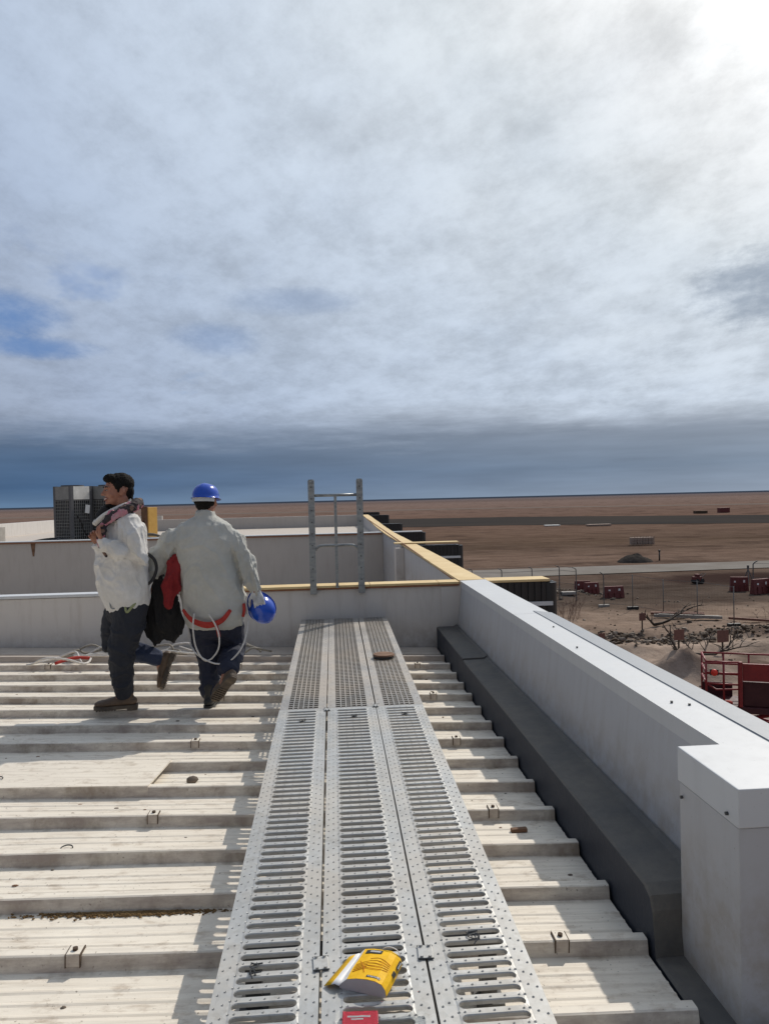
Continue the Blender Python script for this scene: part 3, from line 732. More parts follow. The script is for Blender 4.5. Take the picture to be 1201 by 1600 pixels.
# ------------------------------------------------------------ metal frame on the cross wall
fr = empty('ladder_frame', (.03, 7.96, PZ - .06), 'galvanised steel ladder frame standing up from the cross wall', 'ladder')
def rail(x):
    m = MB(); z0, z1 = -.03, 1.19
    m.box((x - .034, -.02, z0), (x + .034, -.014, z1)).box((x - .034, -.014, z0), (x - .028, .03, z1)).box((x + .028, -.014, z0), (x + .034, .03, z1))
    for k in range(9): m.cyl((x, -.0205, .12 + k * .125), (x, -.0235, .12 + k * .125), .008, 8, 1)
    m.cyl((x, .0, z1 - .03), (x, .0, z1 + .012), .030, 10)
    m.build('rail', ['ladder_steel', 'steel_dark'], fr)
rail(-.255); rail(.262)
MB().tube([(-.225, 0, 1.03), (.235, 0, 1.03)], .016, 10).build('rung', 'ladder_steel', fr, True)
MB().tube(catmull([(-.225, 0, .44), (-.20, 0, .475), (-.15, 0, .49), (0, 0, .49), (.15, 0, .49), (.205, 0, .475), (.235, 0, .44)], 5), .016, 10).build('rung', 'ladder_steel', fr, True)
MB().box((-.015, -.012, .03), (.015, .012, 1.02)).build('middle_bar', 'ladder_steel', fr)

# ------------------------------------------------------------ cooling units far left, crate, hoses
def cooling_unit(x, y, rz, lab):
    u = empty('cooling_unit', (x, y, .37), lab, 'cooling unit', 'cooling units on the far roof', rz)
    w, dd, h = .84, .78, 1.86
    MB().box((.03, .03, .06), (w - .03, dd - .03, h - .02)).build('casing', 'ac_black', u)
    for a, c2 in ((0, 0), (w - .1, 0), (w - .1, dd - .1), (0, dd - .1)): MB().box((a, c2, 0), (a + .1, c2 + .1, h)).build('corner_post', 'ac_dark', u)
    MB().box((.1, .0, h - .42), (w - .1, .025, h - .01)).build('top_panel', 'ac_grey', u)
    MB().box((w - .025, .1, h - .42), (w, dd - .1, h - .01)).build('top_panel', 'ac_panel_lit', u)  # same panel on the sunlit side, the light painted in as a paler colour
    m = MB()
    for k in range(9): xx = .1 + (w - .2) * k / 8; m.box((xx - .008, .004, .1), (xx + .008, .020, h - .44))
    for k in range(14): zz = .1 + (h - .55) * k / 13; m.box((.1, .001, zz - .008), (w - .1, .016, zz + .008))
    m.build('grille', 'ac_grey', u)
    m = MB()
    for k in range(9): yy2 = .1 + (dd - .2) * k / 8; m.box((w - .020, yy2 - .006, .1), (w - .004, yy2 + .006, h - .44))
    for k in range(14): zz = .1 + (h - .55) * k / 13; m.box((w - .016, .1, zz - .006), (w - .001, dd - .1, zz + .006))
    m.build('grille', 'ac_grey', u)
    MB().cyl((w * .5, dd * .5, h - .02), (w * .5, dd * .5, h + .03), .34, 20).build('fan_hood', 'ac_dark', u)
    return u
u1 = cooling_unit(-8.70, 23.8, R(-34), 'left grey cooling unit with black grilles and a pale paper tag')
m = MB(); m.box((.0, 0, 0), (.012, .16, .26)); o = m.build('paper_tag', 'paper_white', u1); o.location = (.93, .42, 1.02); o.rotation_euler.x = R(-8)
m = MB(); m.tube(catmull([(.95, .12, .95), (.98, .25, .7), (.96, .35, .45), (.98, .55, .2)], 6), .02, 6); m.build('cable', 'ac_black', u1)
cooling_unit(-7.66, 24.15, R(-34), 'right grey cooling unit, half hidden behind the head of the man on the left')
m = MB()
for k in range(9):
    y = 22.6 + random.uniform(-.6, .6); z = .41 + random.uniform(0, .16)
    m.tube(catmull([(-9.9 - random.uniform(-.7, .6), 21.5 + random.uniform(-.2, .3), .42), (-9.1, y - .6, .42 + z * .2), (-8.5, 22.8 + random.uniform(-.3, .3), .42 + z * .4), (-7.8, y, .44 + z * .3), (-7.1, y + .2, .42)], 6), .035, 6)
tag(m.build('hose_bundle', 'black_rubber', None, True), 'tangle of black hoses on the roof at the foot of the cooling units', 'hoses')
m = MB()
for k in range(6):
    m.tube(catmull([(-5.9 + random.uniform(-.2, .2), 22.2 + random.uniform(-.5, .5), .68), (-5.3, 22.0 + random.uniform(-.5, .5), .75 - .03 * k), (-4.7, 21.6 + random.uniform(-.3, .3), .62), (-4.3 + random.uniform(-.6, .6), 21.4, .60)], 6), .028, 6)
m.box((-6, 21.3, .372), (-4.2, 22.4, .58))
tag(m.build('cable_pile', ['rope_grey'], None, True), 'loose pale cables heaped on the roof right of the crate', 'cables')
cr = empty('plywood_crate', (-6.05, 24, .37), 'small yellow plywood crate behind the shoulder of the man on the left', 'crate', None, R(-38))
MB().box((0, 0, .02), (.32, .34, 1.14)).build('crate_side', ['orange_board'], cr, False, .006)
MB().box((-.01, -.02, .0), (.28, -.001, 1.17)).build('shaded_front', 'wood_brown', cr)  # crate face in shade, the shade put into its dark brown colour
MB().box((.10, -.03, .5), (.14, -.021, .72)).build('handle', 'ink_black', cr)
rnd_box('vent_block', (-10.95, 24.5, .37), (-10.65, 24.9, .98), 'concrete', None, .01)
tag(bpy.data.objects['vent_block'], 'short grey block standing on the far roof at the left edge', 'roof block')

# ------------------------------------------------------------ figures
def loft(V, path, n=16, a_dir=(1, 0, 0), caps=True):
    """path: (centre, ra, rb) rings perpendicular to the path, a along a_dir; round caps"""
    pts = [Vector(p[0]) for p in path]; N = len(pts); A0 = Vector(a_dir); rings = []
    P = list(path)
    def axis(i):
        t = (pts[min(i + 1, N - 1)] - pts[max(0, i - 1)])
        t = t.normalized(); a = A0 - t * A0.dot(t)
        if a.length < .05: a = t.orthogonal()
        a.normalize(); return t, a, t.cross(a)
    seq = []
    t, a, b2 = axis(0); r = min(path[0][1], path[0][2])
    for k in (80, 55, 28): q = R(k); seq.append((pts[0] - t * r * math.sin(q), path[0][1] * math.cos(q), path[0][2] * math.cos(q), a, b2))
    for i in range(N): t, a, b2 = axis(i); seq.append((pts[i], path[i][1], path[i][2], a, b2))
    t, a, b2 = axis(N - 1); r = min(path[-1][1], path[-1][2])
    for k in (28, 55, 80): q = R(k); seq.append((pts[-1] + t * r * math.sin(q), path[-1][1] * math.cos(q), path[-1][2] * math.cos(q), a, b2))
    vs = []
    for c2, ra, rb, a, b3 in seq:
        vs += [c2 + a * math.cos(2 * math.pi * k / n) * ra + b3 * math.sin(2 * math.pi * k / n) * rb for k in range(n)]
    M2 = len(seq); fs = []
    for i in range(M2 - 1):
        for k in range(n): fs.append((i * n + k, i * n + (k + 1) % n, (i + 1) * n + (k + 1) % n, (i + 1) * n + k))
    fs.append(tuple(range(n - 1, -1, -1))); fs.append(tuple((M2 - 1) * n + k for k in range(n)))
    V.add(vs, fs)
def limb(V, *pr, a=(1, 0, 0), n=14):
    loft(V, [(p, r, r) if not hasattr(r, '__len__') else (p, r[0], r[1]) for p, r in pr], n, a)
def solid(name, V, m, parent, voxel=.008, smooth=3, fold=0, wt=None, fscale=9, fdir=(1, 1, 1), cut=None, label=None, ms=None, paint=None):
    """fuse overlapping closed shapes into one continuous skin, relax it, press in folds"""
    me = V.mesh(name, 'skin'); o = bpy.data.objects.new(name, me); col.objects.link(o)
    r = o.modifiers.new('r', 'REMESH'); r.mode = 'VOXEL'; r.voxel_size = voxel
    s = o.modifiers.new('s', 'SMOOTH'); s.iterations = smooth; s.factor = .5
    bpy.context.view_layer.update()
    dg = bpy.context.evaluated_depsgraph_get()
    me2 = bpy.data.meshes.new_from_object(o.evaluated_get(dg)); bpy.data.objects.remove(o)
    me2.name = name; me2.materials.clear()
    for k in (ms or [m]): me2.materials.append(MATS[k])
    if fold:
        nm = [v.normal.copy() for v in me2.vertices]
        for v, n2 in zip(me2.vertices, nm):
            q = Vector((v.co.x * fdir[0], v.co.y * fdir[1], v.co.z * fdir[2])) * fscale
            w_ = noise.noise(q * .45 + Vector((9, 2, 4))); q = q + Vector((w_, w_ * .6, -w_)) * 1.1
            n_a = noise.noise(q); n_b = noise.noise(q * 2.1 + Vector((3, 1, 7)))
            h = .75 * (1 - min(1, abs(n_a) * 3.2)) ** 1.6 + .30 * (1 - min(1, abs(n_b) * 3.2)) ** 1.6 - .30 + .35 * noise.noise(q * .5)
            v.co += n2 * h * fold * (wt(v.co) if wt else 1)
    if paint:
        for p in me2.polygons: p.material_index = paint(p.center, p.normal)
    else: me2.polygons.foreach_set('material_index', [0] * len(me2.polygons))
    me2.shade_smooth(); me2.update()
    o = bpy.data.objects.new(name, me2); col.objects.link(o); o.parent = parent
    if label: o['label'] = label
    return o
def hand(V, wrist, d, nrm, thumb, s=1, curl=35, r=.0085, spread=.0205):
    """palm, four unequal fingers that bend at their knuckles towards nrm, thumb from the palm's side"""
    w = Vector(wrist); d = Vector(d).normalized(); th = Vector(thumb); th = (th - d * th.dot(d)).normalized(); nm = Vector(nrm); nm = (nm - d * nm.dot(d) - th * nm.dot(th)).normalized()
    loft(V, [(w - d * .03 * s, .030 * s, .022 * s), (w + d * .01 * s, .030 * s, .019 * s), (w + d * .055 * s, .040 * s, .017 * s), (w + d * .088 * s, .040 * s, .014 * s)], 14, th)
    for i, (ln, off) in enumerate(((.072, 1.5), (.080, .5), (.075, -.5), (.060, -1.5))):
        p = w + d * (.088 - .006 * abs(off)) * s + th * off * spread * s
        dd = (d + th * off * .05).normalized(); pts = [(p - dd * .015 * s, r * s * 1.08)]
        a = R(curl * .6)
        for k, fr2 in enumerate((.44, .32, .24)):
            q = (dd * math.cos(a) + nm * math.sin(a)).normalized()
            pts.append((p, r * s * (1.08 - .1 * k))); p = p + q * ln * fr2 * s; a += R(curl)
        pts.append((p, r * s * .8)); limb(V, *pts, n=10)
    p = w + d * .028 * s + th * .030 * s
    q = (d * .62 + th * .72 + nm * .22).normalized(); p1 = p + q * .040 * s; q = (d * .85 + th * .3 + nm * .42).normalized(); p2 = p1 + q * .033 * s; q = (d * .9 + nm * .5).normalized()
    limb(V, (p - q * .01, .013 * s), (p1, .0108 * s), (p2, .0098 * s), (p2 + q * .02 * s, .0082 * s), n=10)
def head(V, c, F, U, s=1):
    """c centre of the skull, F forward, U up"""
    F = Vector(F).normalized(); U = Vector(U).normalized(); L = U.cross(F).normalized(); M = Matrix((F, L, U)).transposed()
    P = lambda x, y, z: Vector(c) + M @ Vector((x, y, z)) * s
    def ell(p, r, n=18, m=12):
        T = MB(); T.ball((0, 0, 0), r, n, m); T.v = [tuple(P(*p) + M @ Vector(v) * s) for v in T.v]; V.add(T.v, T.f)
    ell((-.012, 0, .028), (.096, .076, .092)); ell((.020, 0, -.01), (.072, .068, .085)); ell((.030, 0, -.052), (.056, .054, .058))
    ell((.072, 0, -.086), (.020, .026, .020)); ell((.076, 0, .026), (.016, .056, .016))
    limb(V, (P(.084, 0, .018), .009), (P(.100, 0, -.010), .012), (P(.108, 0, -.022), .013), n=10)
    ell((.094, .011, -.026), (.011, .008, .008)); ell((.094, -.011, -.026), (.011, .008, .008))
    ell((.080, 0, -.050), (.014, .024, .006)); ell((.077, 0, -.062), (.014, .021, .007))
    for q in (1, -1):
        ell((.054, q * .046, -.028), (.022, .018, .022)); ell((-.008, q * .078, -.012), (.018, .008, .032)); ell((-.016, q * .085, -.004), (.012, .007, .024))
    return P, M
def boot(parent, ankle, toe_dir, up, mats=('boot_brown', 'boot_sole'), s=1, label=None):
    a = Vector(ankle); t = Vector(toe_dir).normalized(); u = Vector(up); u = (u - t * u.dot(t)).normalized(); l = u.cross(t)
    P = lambda x, y, z: a + (t * x + l * y + u * z) * s
    V = MB()
    loft(V, [(P(-.055, 0, -.055), .036, .035), (P(-.01, 0, -.048), .040, .042), (P(.06, 0, -.052), .040, .038), (P(.12, 0, -.060), .046, .031), (P(.165, 0, -.064), .042, .027), (P(.192, 0, -.066), .030, .020)], 16, l)
    loft(V, [(P(-.022, 0, -.05), .040, .045), (P(-.018, 0, .0), .041, .045), (P(-.018, 0, .055), .047, .052)], 16, l)
    o = solid('boot', V, mats[0], parent, .007, 3, .003, fscale=30, label=label)
    V = MB(); out = []
    for x, w in ((-.092, .018), (-.085, .030), (-.05, .039), (.0, .036), (.05, .036), (.11, .047), (.16, .045), (.195, .034), (.215, .014)): out.append((x, w))
    ring = [(x, w) for x, w in out] + [(x, -w) for x, w in reversed(out)]; n = len(ring)
    for z0, z1, sel in ((-.104, -.078, None),):
        V.add([P(x, w, z1) for x, w in ring] + [P(x, w * .97, z0) for x, w in ring], [tuple(range(n)), tuple(range(2 * n - 1, n - 1, -1))] + [(k, n + k, n + (k + 1) % n, (k + 1) % n) for k in range(n)])
    hr = [(-.090, .018), (-.08, .030), (-.05, .038), (-.02, .036)]; ring = hr + [(x, -w) for x, w in reversed(hr)]; n = len(ring)
    V.add([P(x, w, -.104) for x, w in ring] + [P(x, w, -.118) for x, w in ring], [tuple(range(2 * n - 1, n - 1, -1))] + [(k, n + k, n + (k + 1) % n, (k + 1) % n) for k in range(n)])
    for k in range(7):
        x = .06 + k * .021; V.hexa([P(x, -.036, -.112), P(x + .010, -.036, -.112), P(x + .010, .036, -.112), P(x, .036, -.112), P(x, -.036, -.1035), P(x + .010, -.036, -.1035), P(x + .010, .036, -.1035), P(x, .036, -.1035)])
    V.build('sole', mats[1], o)
    return o

# ---- man on the left, in profile, walking left and a little towards us
S1 = 206.0
def J(px, py, y=0): return Vector(((px - 180 + .0233 * (1103 - py)) / S1, y, (1103 - py) / S1))
m1 = empty('person', (-1.63, 5.60, .10), 'smiling man with black hair and a loose white jacket walking left, hands at his chest', 'person')
F1 = Vector((-.86, -.50, 0)).normalized(); L1 = Vector((0, 0, 1)).cross(F1)      # his left side is nearer to us
sh = J(188, 812); hp = J(194, 940)
def at(c, l=0, f=0, u=0): return Vector(c) + L1 * l + F1 * f + Vector((0, 0, u))
Lsh, Rsh = at(sh, .175, -.01, -.01), at(sh, -.175, .01, -.01)
Lel, Rel = J(222, 872, -.20), at(J(172, 868), -.15, .0)
Lwr, Rwr = J(176, 848, -.235), J(163, 853, -.10)
Lhip, Rhip = at(hp, .085), at(hp, -.085)
Lkn, Lan = J(194, 1016, -.13), J(194, 1082, -.08)
Rkn, Ran = J(169, 1008, .07), J(238, 1038, .12)
hc = J(183, 772, -.01) 
FH = Vector((-.87, -.48, -.02)); UH = Vector((-.04, .0, 1))
V = MB(); Ph, Mh = head(V, hc, FH, UH, 1.02)
limb(V, (hc + Vector((.02, 0, -.05)), .058), (at(sh, 0, -.01, .07), .058), (at(sh, 0, -.02, .0), .07), a=L1)
loft(V, [(at(sh, 0, 0, -.01), .12, .08), (at(sh, 0, .01, -.10), .16, .105), (at(sh, 0, .02, -.25), .15, .10), (at(hp, 0, 0, .14), .145, .10), (at(hp, 0, 0, .02), .165, .11)], 18, L1)
for a_, b_, c_ in ((Lsh, Lel, Lwr), (Rsh, Rel, Rwr)): limb(V, (a_ * .82 + b_ * .18, .042), ((a_ + b_) / 2, .046), (b_, .038), ((b_ + c_) / 2, .036), (c_, .026))
for a_, b_, c_ in ((Lhip, Lkn, Lan), (Rhip, Rkn, Ran)): limb(V, (a_, .09), ((a_ + b_) / 2, .075), (b_, .052), (b_ * .6 + c_ * .4, .05), (c_, .036))
hand(V, Lwr, (-.50, .10, .80), (-.2, .9, .1), (-.25, -.35, .6), 1.0, 48)
hand(V, Rwr, (-.35, -.30, .75), (.3, -.8, .1), (.5, .1, .5), 1.0, 42)
for a_, b_ in ((Lan, (-1, -.15, -.7)), (Ran, (.15, 0, -1))): limb(V, (a_, .036), (a_ + Vector(b_).normalized() * .10, .03))
solid('body', V, 'skin', m1, .0055, 3)
# eyes, brows, lips and teeth sit on the face
for q in (1, -1):
    e = MB(); e.ball(Ph(.083, q * .031, .006), (.0105, .0105, .004), 10, 8); eo = e.build('eye', mat('eye_white', (.30, .27, .25), .4).name, m1, True)
    e = MB(); e.ball(Ph(.092, q * .031, .006), (.005, .0065, .0045), 8, 6); e.build('iris', 'ink_black', eo, True)
    e = MB(); e.tube([Ph(.088, q * .014, .024), Ph(.091, q * .030, .031), Ph(.078, q * .052, .026)], .005, 6, rs=[.003, .0055, .003]); e.build('eyebrow', 'hair', m1, True)
e = MB(); e.tube([Ph(.078, -.024, -.051), Ph(.0915, -.010, -.056), Ph(.094, 0, -.057), Ph(.0915, .010, -.056), Ph(.078, .024, -.051)], .004, 6, rs=[.002, .0045, .005, .0045, .002]); e.build('teeth', 'paper_white', m1, True)
e = MB()
for z, rr in ((-.0495, .0045), (-.0635, .0052)): e.tube([Ph(.076, -.028, -.048), Ph(.092, -.012, z), Ph(.096, 0, z - .001), Ph(.092, .012, z), Ph(.076, .028, -.048)], .004, 6, rs=[.002, rr, rr, rr, .002])
e.build('lips', 'lip', m1, True) if 'lip' in MATS else e.build('lips', mat('lip', (.28, .10, .08), .5).name, m1, True)
V = MB()                                                  # hair: short, fuller on top, sideburn, beard shadow
def ellp(V, p, r, n=18, m=12):
    T = MB(); T.ball((0, 0, 0), r, n, m); V.add([tuple(Ph(*p) + Mh @ Vector(v)) for v in T.v], T.f)
ellp(V, (-.022, 0, .052), (.100, .083, .080)); ellp(V, (.046, 0, .090), (.050, .066, .036)); ellp(V, (.076, .01, .082), (.020, .046, .018)); ellp(V, (-.062, 0, .000), (.050, .070, .075)); ellp(V, (-.068, 0, -.045), (.036, .052, .045))
for q in (1, -1): ellp(V, (.012, q * .070, .035), (.030, .014, .035)); ellp(V, (.012, q * .074, .0), (.010, .006, .022))
solid('hair', V, 'hair', m1, .005, 2, .006, fscale=55)
V = MB(); ellp(V, (.070, 0, -.102), (.026, .030, .017)); ellp(V, (.040, .0, -.112), (.034, .040, .012)); solid('beard', V, 'hair', m1, .005, 2, .003, fscale=60)
# jacket
V = MB()
loft(V, [(at(sh, 0, -.01, .045), .085, .075), (at(sh, 0, -.0, .0), .185, .11), (at(sh, 0, .0, -.07), .222, .150), (at(sh, .005, .01, -.22), .232, .170), (at(sh, .01, .01, -.38), .236, .180), (at(hp, .015, .01, .09), .232, .178), (at(hp, .015, .0, .035), .220, .170)], 26, L1)
limb(V, (at(Lsh, -.03, 0, -.035), .088), (Lsh * .5 + Lel * .5, .088), (Lel + Vector((.005, 0, -.01)), .080), (Lel * .5 + Lwr * .5 + Vector((0, 0, -.012)), .066), (Lwr + Vector((.012, 0, -.012)), .050))
limb(V, (at(Rsh, .03, 0, -.03), .080), (Rsh * .5 + Rel * .5, .075), (Rel, .070), (Rel * .5 + Rwr * .5, .058), (Rwr + Vector((0, 0, -.02)), .046))
loft(V, [(at(sh, -.01, -.03, .04), .075, .070), (at(sh, -.01, -.035, .075), .078, .075)], 18, L1)
def jpaint(c, n): return 0
solid('jacket', V, 'jacket_white', m1, .0075, 1, .026, wt=lambda c: .35 + .65 * min(1, max(0, c.z - .84) * 12), fscale=6.5, fdir=(1.1, 1, .6))
V = MB()
V.tube(catmull([at(sh, .01, -.09, .115), at(sh, .085, -.05, .10), at(sh, .095, .03, .075), at(sh, .035, .125, .02), at(sh, -.035, .185, -.045)], 5), .020, 8)
V.tube(catmull([at(sh, -.01, -.09, .115), at(sh, -.085, -.05, .10), at(sh, -.105, .03, .075), at(sh, -.085, .125, .02), at(sh, -.04, .185, -.045)], 5), .018, 8)
V.build('collar', 'jacket_white', m1, True)
# dark T-shirt showing in the neck opening, scarf on the near shoulder
V = MB(); loft(V, [(at(sh, -.03, .105, .055), .050, .035), (at(sh, -.035, .150, .005), .042, .03), (at(sh, -.04, .172, -.05), .02, .018)], 12, L1); solid('shirt', V, 'black_cloth', m1, .007, 2, .004, fscale=20)
V = MB()
pts = [at(sh, -.06, -.12, .07), at(sh, .05, -.11, .10), at(sh, .14, -.04, .075), at(sh, .165, .05, .035), at(sh, .15, .13, -.02), at(sh, .10, .17, -.07)]
limb(V, *[(p, r) for p, r in zip(catmull(pts, 3), [.02, .028, .034, .040, .042, .043, .043, .042, .040, .037, .034, .030, .026, .022, .018, .014])])
limb(V, (at(sh, .125, .10, .02), .034), (at(sh, .13, .165, -.06), .026), (at(sh, .135, .18, -.13), .034), (at(sh, .15, .19, -.20), .022), (at(sh, .21, .17, -.27), .009))
def spaint(c, n):
    k = noise.noise(Vector(c) * 17)
    return 1 if k > .22 else (2 if k < -.34 else 0)
mat('scarf_pink', (.55, .16, .22), .85, c2=(.4, .3, .32), scale=20); mat('scarf_sand', (.20, .12, .085), .85)
solid('scarf', V, None, m1, .007, 2, .010, fscale=20, ms=['scarf_dark', 'scarf_pink', 'scarf_sand'], paint=spaint, label='dark patterned scarf with pink patches')
# trousers
V = MB()
loft(V, [(at(hp, 0, 0, .09), .13, .10), (at(hp, 0, 0, .0), .180, .132), (at(hp, 0, 0, -.07), .185, .145)], 22, L1)
limb(V, (at(Lhip, .01, -.01, -.02), .125), (Lhip * .5 + Lkn * .5 + Vector((.015, 0, 0)), .118), (Lkn, .092), (Lkn * .5 + Lan * .5 + Vector((.0, 0, 0)), .080), (Lan + Vector((.002, 0, .035)), .074))
limb(V, (at(Rhip, 0, 0, -.02), .112), (Rhip * .5 + Rkn * .5 + Vector((-.02, 0, 0)), .100), (Rkn + Vector((0, 0, 0)), .082), (Rkn * .5 + Ran * .5, .074), (Ran * .93 + Rkn * .07, .064))
solid('trousers', V, 'trousers_dark', m1, .008, 1, .020, wt=lambda c: .3 + .7 * min(1, max(0, .74 - c.z) * 8), fscale=6.0, fdir=(1, 1, 1.3), ms=['trousers_dark', 'jeans_blue'], paint=lambda c, n: 1 if c.x > .10 and c.z < .47 and c.y > -.02 else 0)
boot(m1, Lan + Vector((.006, 0, .015)), (-1, -.12, 0), (0, 0, 1), s=1.0)
boot(m1, Ran + Vector((-.006, 0, 0)), (-.32, -.1, -1), (-1, .0, .3), s=.95)
V = MB()
V.tube(catmull([J(203, 940, -.19), J(206, 952, -.20), J(213, 945, -.20), J(219, 938, -.18)], 4), .010, 6); V.tube([J(203, 941, -.18), J(202, 955, -.19)], .011, 6)
V.build('belt_loop', 'strap_green', m1, True)
V = MB(); V.tube(catmull([J(180, 934, -.17), J(182, 945, -.18), J(188, 946, -.18), J(190, 936, -.17)], 4), .005, 6); V.build('hook', 'ladder_steel', m1, True)
V = MB(); V.tube(catmull([J(229, 866, -.10), J(240, 876, -.09), J(244, 890, -.09), J(240, 905, -.10), J(232, 914, -.1)], 4), .013, 6); V.build('back_strap', 'strap_dark', m1, True)
V = MB(); V.tube(catmull([J(237, 908, -.05), J(232, 918, -.05), J(229, 930, -.06), J(223, 944, -.06)], 4), .010, 6, rs=[.006, .007, .009, .010, .011, .012, .012, .011, .010, .009, .008, .007, .005]); V.build('tail_strap', 'paper_white', m1, True)

# ---- man seen from behind with the blue helmet
S2 = 204.0
def K(px, py, y=0): return Vector(((px - 333 + .0233 * (1100 - py)) / S2, y, (1100 - py) / S2))
m2 = empty('person', (-.955, 5.66, .075), 'man seen from behind in a grey jacket and blue hard hat walking away', 'person')
sh = K(325, 828); hp = K(338, 955)
L1 = Vector((-1, .12, 0)).normalized(); F1 = Vector((.12, 1, 0)).normalized()
Lsh, Rsh = at(sh, .165, 0, 0), at(sh, -.175, 0, .0)
Lel, Rel = K(258, 872, .02), K(386, 880, -.03)
Lwr, Rwr = K(246, 906, .02), K(404, 924, -.06)
Lhip, Rhip = at(hp, .09), at(hp, -.09)
Lkn, Lan = K(329, 1025, .03), K(332, 1084, -.02)
Rkn, Ran = K(366, 1018, .06), K(366, 1036, -.25)
hc = K(326, 784, .03)
FH = Vector((.30, .95, -.08)); UH = Vector((0, .06, 1))
V = MB(); Ph, Mh = head(V, hc, FH, UH, .98)
limb(V, (hc + Vector((0, -.01, -.05)), .062), (at(sh, 0, .0, .07), .062), (at(sh, 0, 0, .0), .07), a=L1)
loft(V, [(at(sh, 0, 0, -.01), .13, .09), (at(sh, 0, .0, -.10), .18, .115), (at(sh, 0, .0, -.25), .175, .12), (at(hp, 0, 0, .14), .17, .12), (at(hp, 0, 0, .02), .18, .125)], 18, L1)
for a_, b_, c_ in ((Lsh, Lel, Lwr), (Rsh, Rel, Rwr)): limb(V, (a_ * .80 + b_ * .20, .042), ((a_ + b_) / 2, .046), (b_, .040), ((b_ + c_) / 2, .038), (c_, .027))
for a_, b_, c_ in ((Lhip, Lkn, Lan), (Rhip, Rkn, Ran)): limb(V, (a_, .095), ((a_ + b_) / 2, .08), (b_, .055), (b_ * .6 + c_ * .4, .052), (c_, .036))
hand(V, Lwr, (-.25, .0, -1), (.9, 0, -.2), (0, 1, 0), 1.0, 62)
hand(V, Rwr, (.22, -.10, -1), (-.2, .9, -.2), (-.9, -.1, -.1), 1.0, 26)
for a_, b_ in ((Lan, (0, 1, -.7)), (Ran, (-.3, -.3, -.9))): limb(V, (a_, .036), (a_ + Vector(b_).normalized() * .10, .03))
solid('body', V, 'skin', m2, .0055, 3)
V = MB(); ellp(V, (-.030, 0, -.004), (.078, .081, .070)); ellp(V, (-.052, 0, -.045), (.045, .060, .045)); solid('hair', V, 'hair', m2, .006, 2, .004, fscale=50)
V = MB(); hand(V, Rwr, (.22, -.10, -1), (-.2, .9, -.2), (-.9, -.1, -.1), 1.06, 26, .0095); solid('glove', V, 'glove_grey', m2, .005, 1)
def helmet(parent, c, M, name_shell, m='helmet_blue', sc_=.86):
    """hard hat: domed shell with ridge, brim and peak (peak along +x of M)"""
    n = 40; V = MB(); rings = []
    for i, a in enumerate([90, 80, 65, 50, 35, 20, 8, 0]):
        t = R(a); rings.append([(math.cos(t), math.sin(t), k) for k in range(n)])
    def shell(off, flip, mi):
        vs = [];
        for i, a in enumerate([88, 78, 65, 50, 35, 20, 8, 0]):
            for k in range(n):
                th = 2 * math.pi * k / n; t = R(a); x = math.cos(th); y = math.sin(th)
                z = .118 * math.sin(t) ** .9; rx = .135; ry = .112
                rid = .006 * math.exp(-(y * math.cos(t) * .112 / .012) ** 2) * math.sin(t)
                q = math.cos(t) ** .75
                vs.append(Vector((x * q * (rx - off), y * q * (ry - off), z + rid - off)))
        for ext, zz in ((1.0, -.004), ):
            for k in range(n):
                th = 2 * math.pi * k / n; x = math.cos(th); y = math.sin(th); pk = .045 * max(0, x) ** 1.5 + .012
                vs.append(Vector((x * (.135 + pk), y * (.112 + .012), -.010 - off * .3 - .012 * max(0, x))))
        fs = []; Rn = 9
        for i in range(Rn - 1):
            for k in range(n):
                q = (i * n + k, i * n + (k + 1) % n, (i + 1) * n + (k + 1) % n, (i + 1) * n + k)
                fs.append(q[::-1] if not flip else q)
        top = tuple(range(n)); fs.append(top if not flip else top[::-1])
        V.add([Vector(c) + M @ v * sc_ for v in vs], fs, mi); return len(vs)
    shell(0, False, 0); shell(.004, True, 0)
    A = 8 * n; B2 = 9 * n + 8 * n
    V.f += [(A + k, A + (k + 1) % n, B2 + (k + 1) % n, B2 + k) for k in range(n)]; V.mi += [0] * n
    o = V.build(name_shell, m, parent, True)
    return o
Mk = Matrix((Vector((.30, .95, 0)).normalized(), Vector((-.95, .30, 0)).normalized(), Vector((0, 0, 1)))).transposed() @ Matrix.Rotation(R(4), 3, 'Y')
ho = helmet(m2, Ph(-.008, 0, .022), Mk, 'hard_hat')
V = MB(); pts = [Ph(-.008, 0, .022) + Mk @ Vector((-.106 * math.cos(R(a)), .094 * math.sin(R(a)), -.022)) for a in range(-70, 71, 10)]
for i in range(len(pts) - 1):
    p, q = pts[i], pts[i + 1]; u = Vector((0, 0, .015)); o2 = ((p + q) / 2 - Ph(-.008, 0, .022)); o2.z = 0; o2 = o2.normalized() * .004
    V.hexa([p - u, q - u, q - u + o2, p - u + o2, p + u, q + u, q + u + o2, p + u + o2])
V.build('nape_band', 'band_white', ho)
V = MB()
loft(V, [(at(sh, 0, .0, .095), .078, .074), (at(sh, 0, .0, .065), .125, .09), (at(sh, 0, 0, .025), .20, .12), (at(sh, 0, 0, -.07), .236, .155), (at(sh, -.0, 0, -.22), .240, .172), (at(sh, -.03, 0, -.40), .246, .182), (at(hp, .0, .0, .06), .240, .18), (at(hp, -.005, .0, .0), .236, .182), (at(hp, -.005, .0, -.02), .236, .184)], 26, L1)
limb(V, (at(Lsh, -.04, 0, -.045), .085), (Lsh * .5 + Lel * .5, .092), (Lel + Vector((-.0, 0, -.0)), .086), (Lel * .5 + Lwr * .5, .070), (Lwr + Vector((.0, 0, .02)), .052))
limb(V, (at(Rsh, .04, 0, -.045), .083), (Rsh * .5 + Rel * .5, .080), (Rel, .072), (Rel * .5 + Rwr * .5, .064), (Rwr + Vector((-.002, 0, .02)), .050))
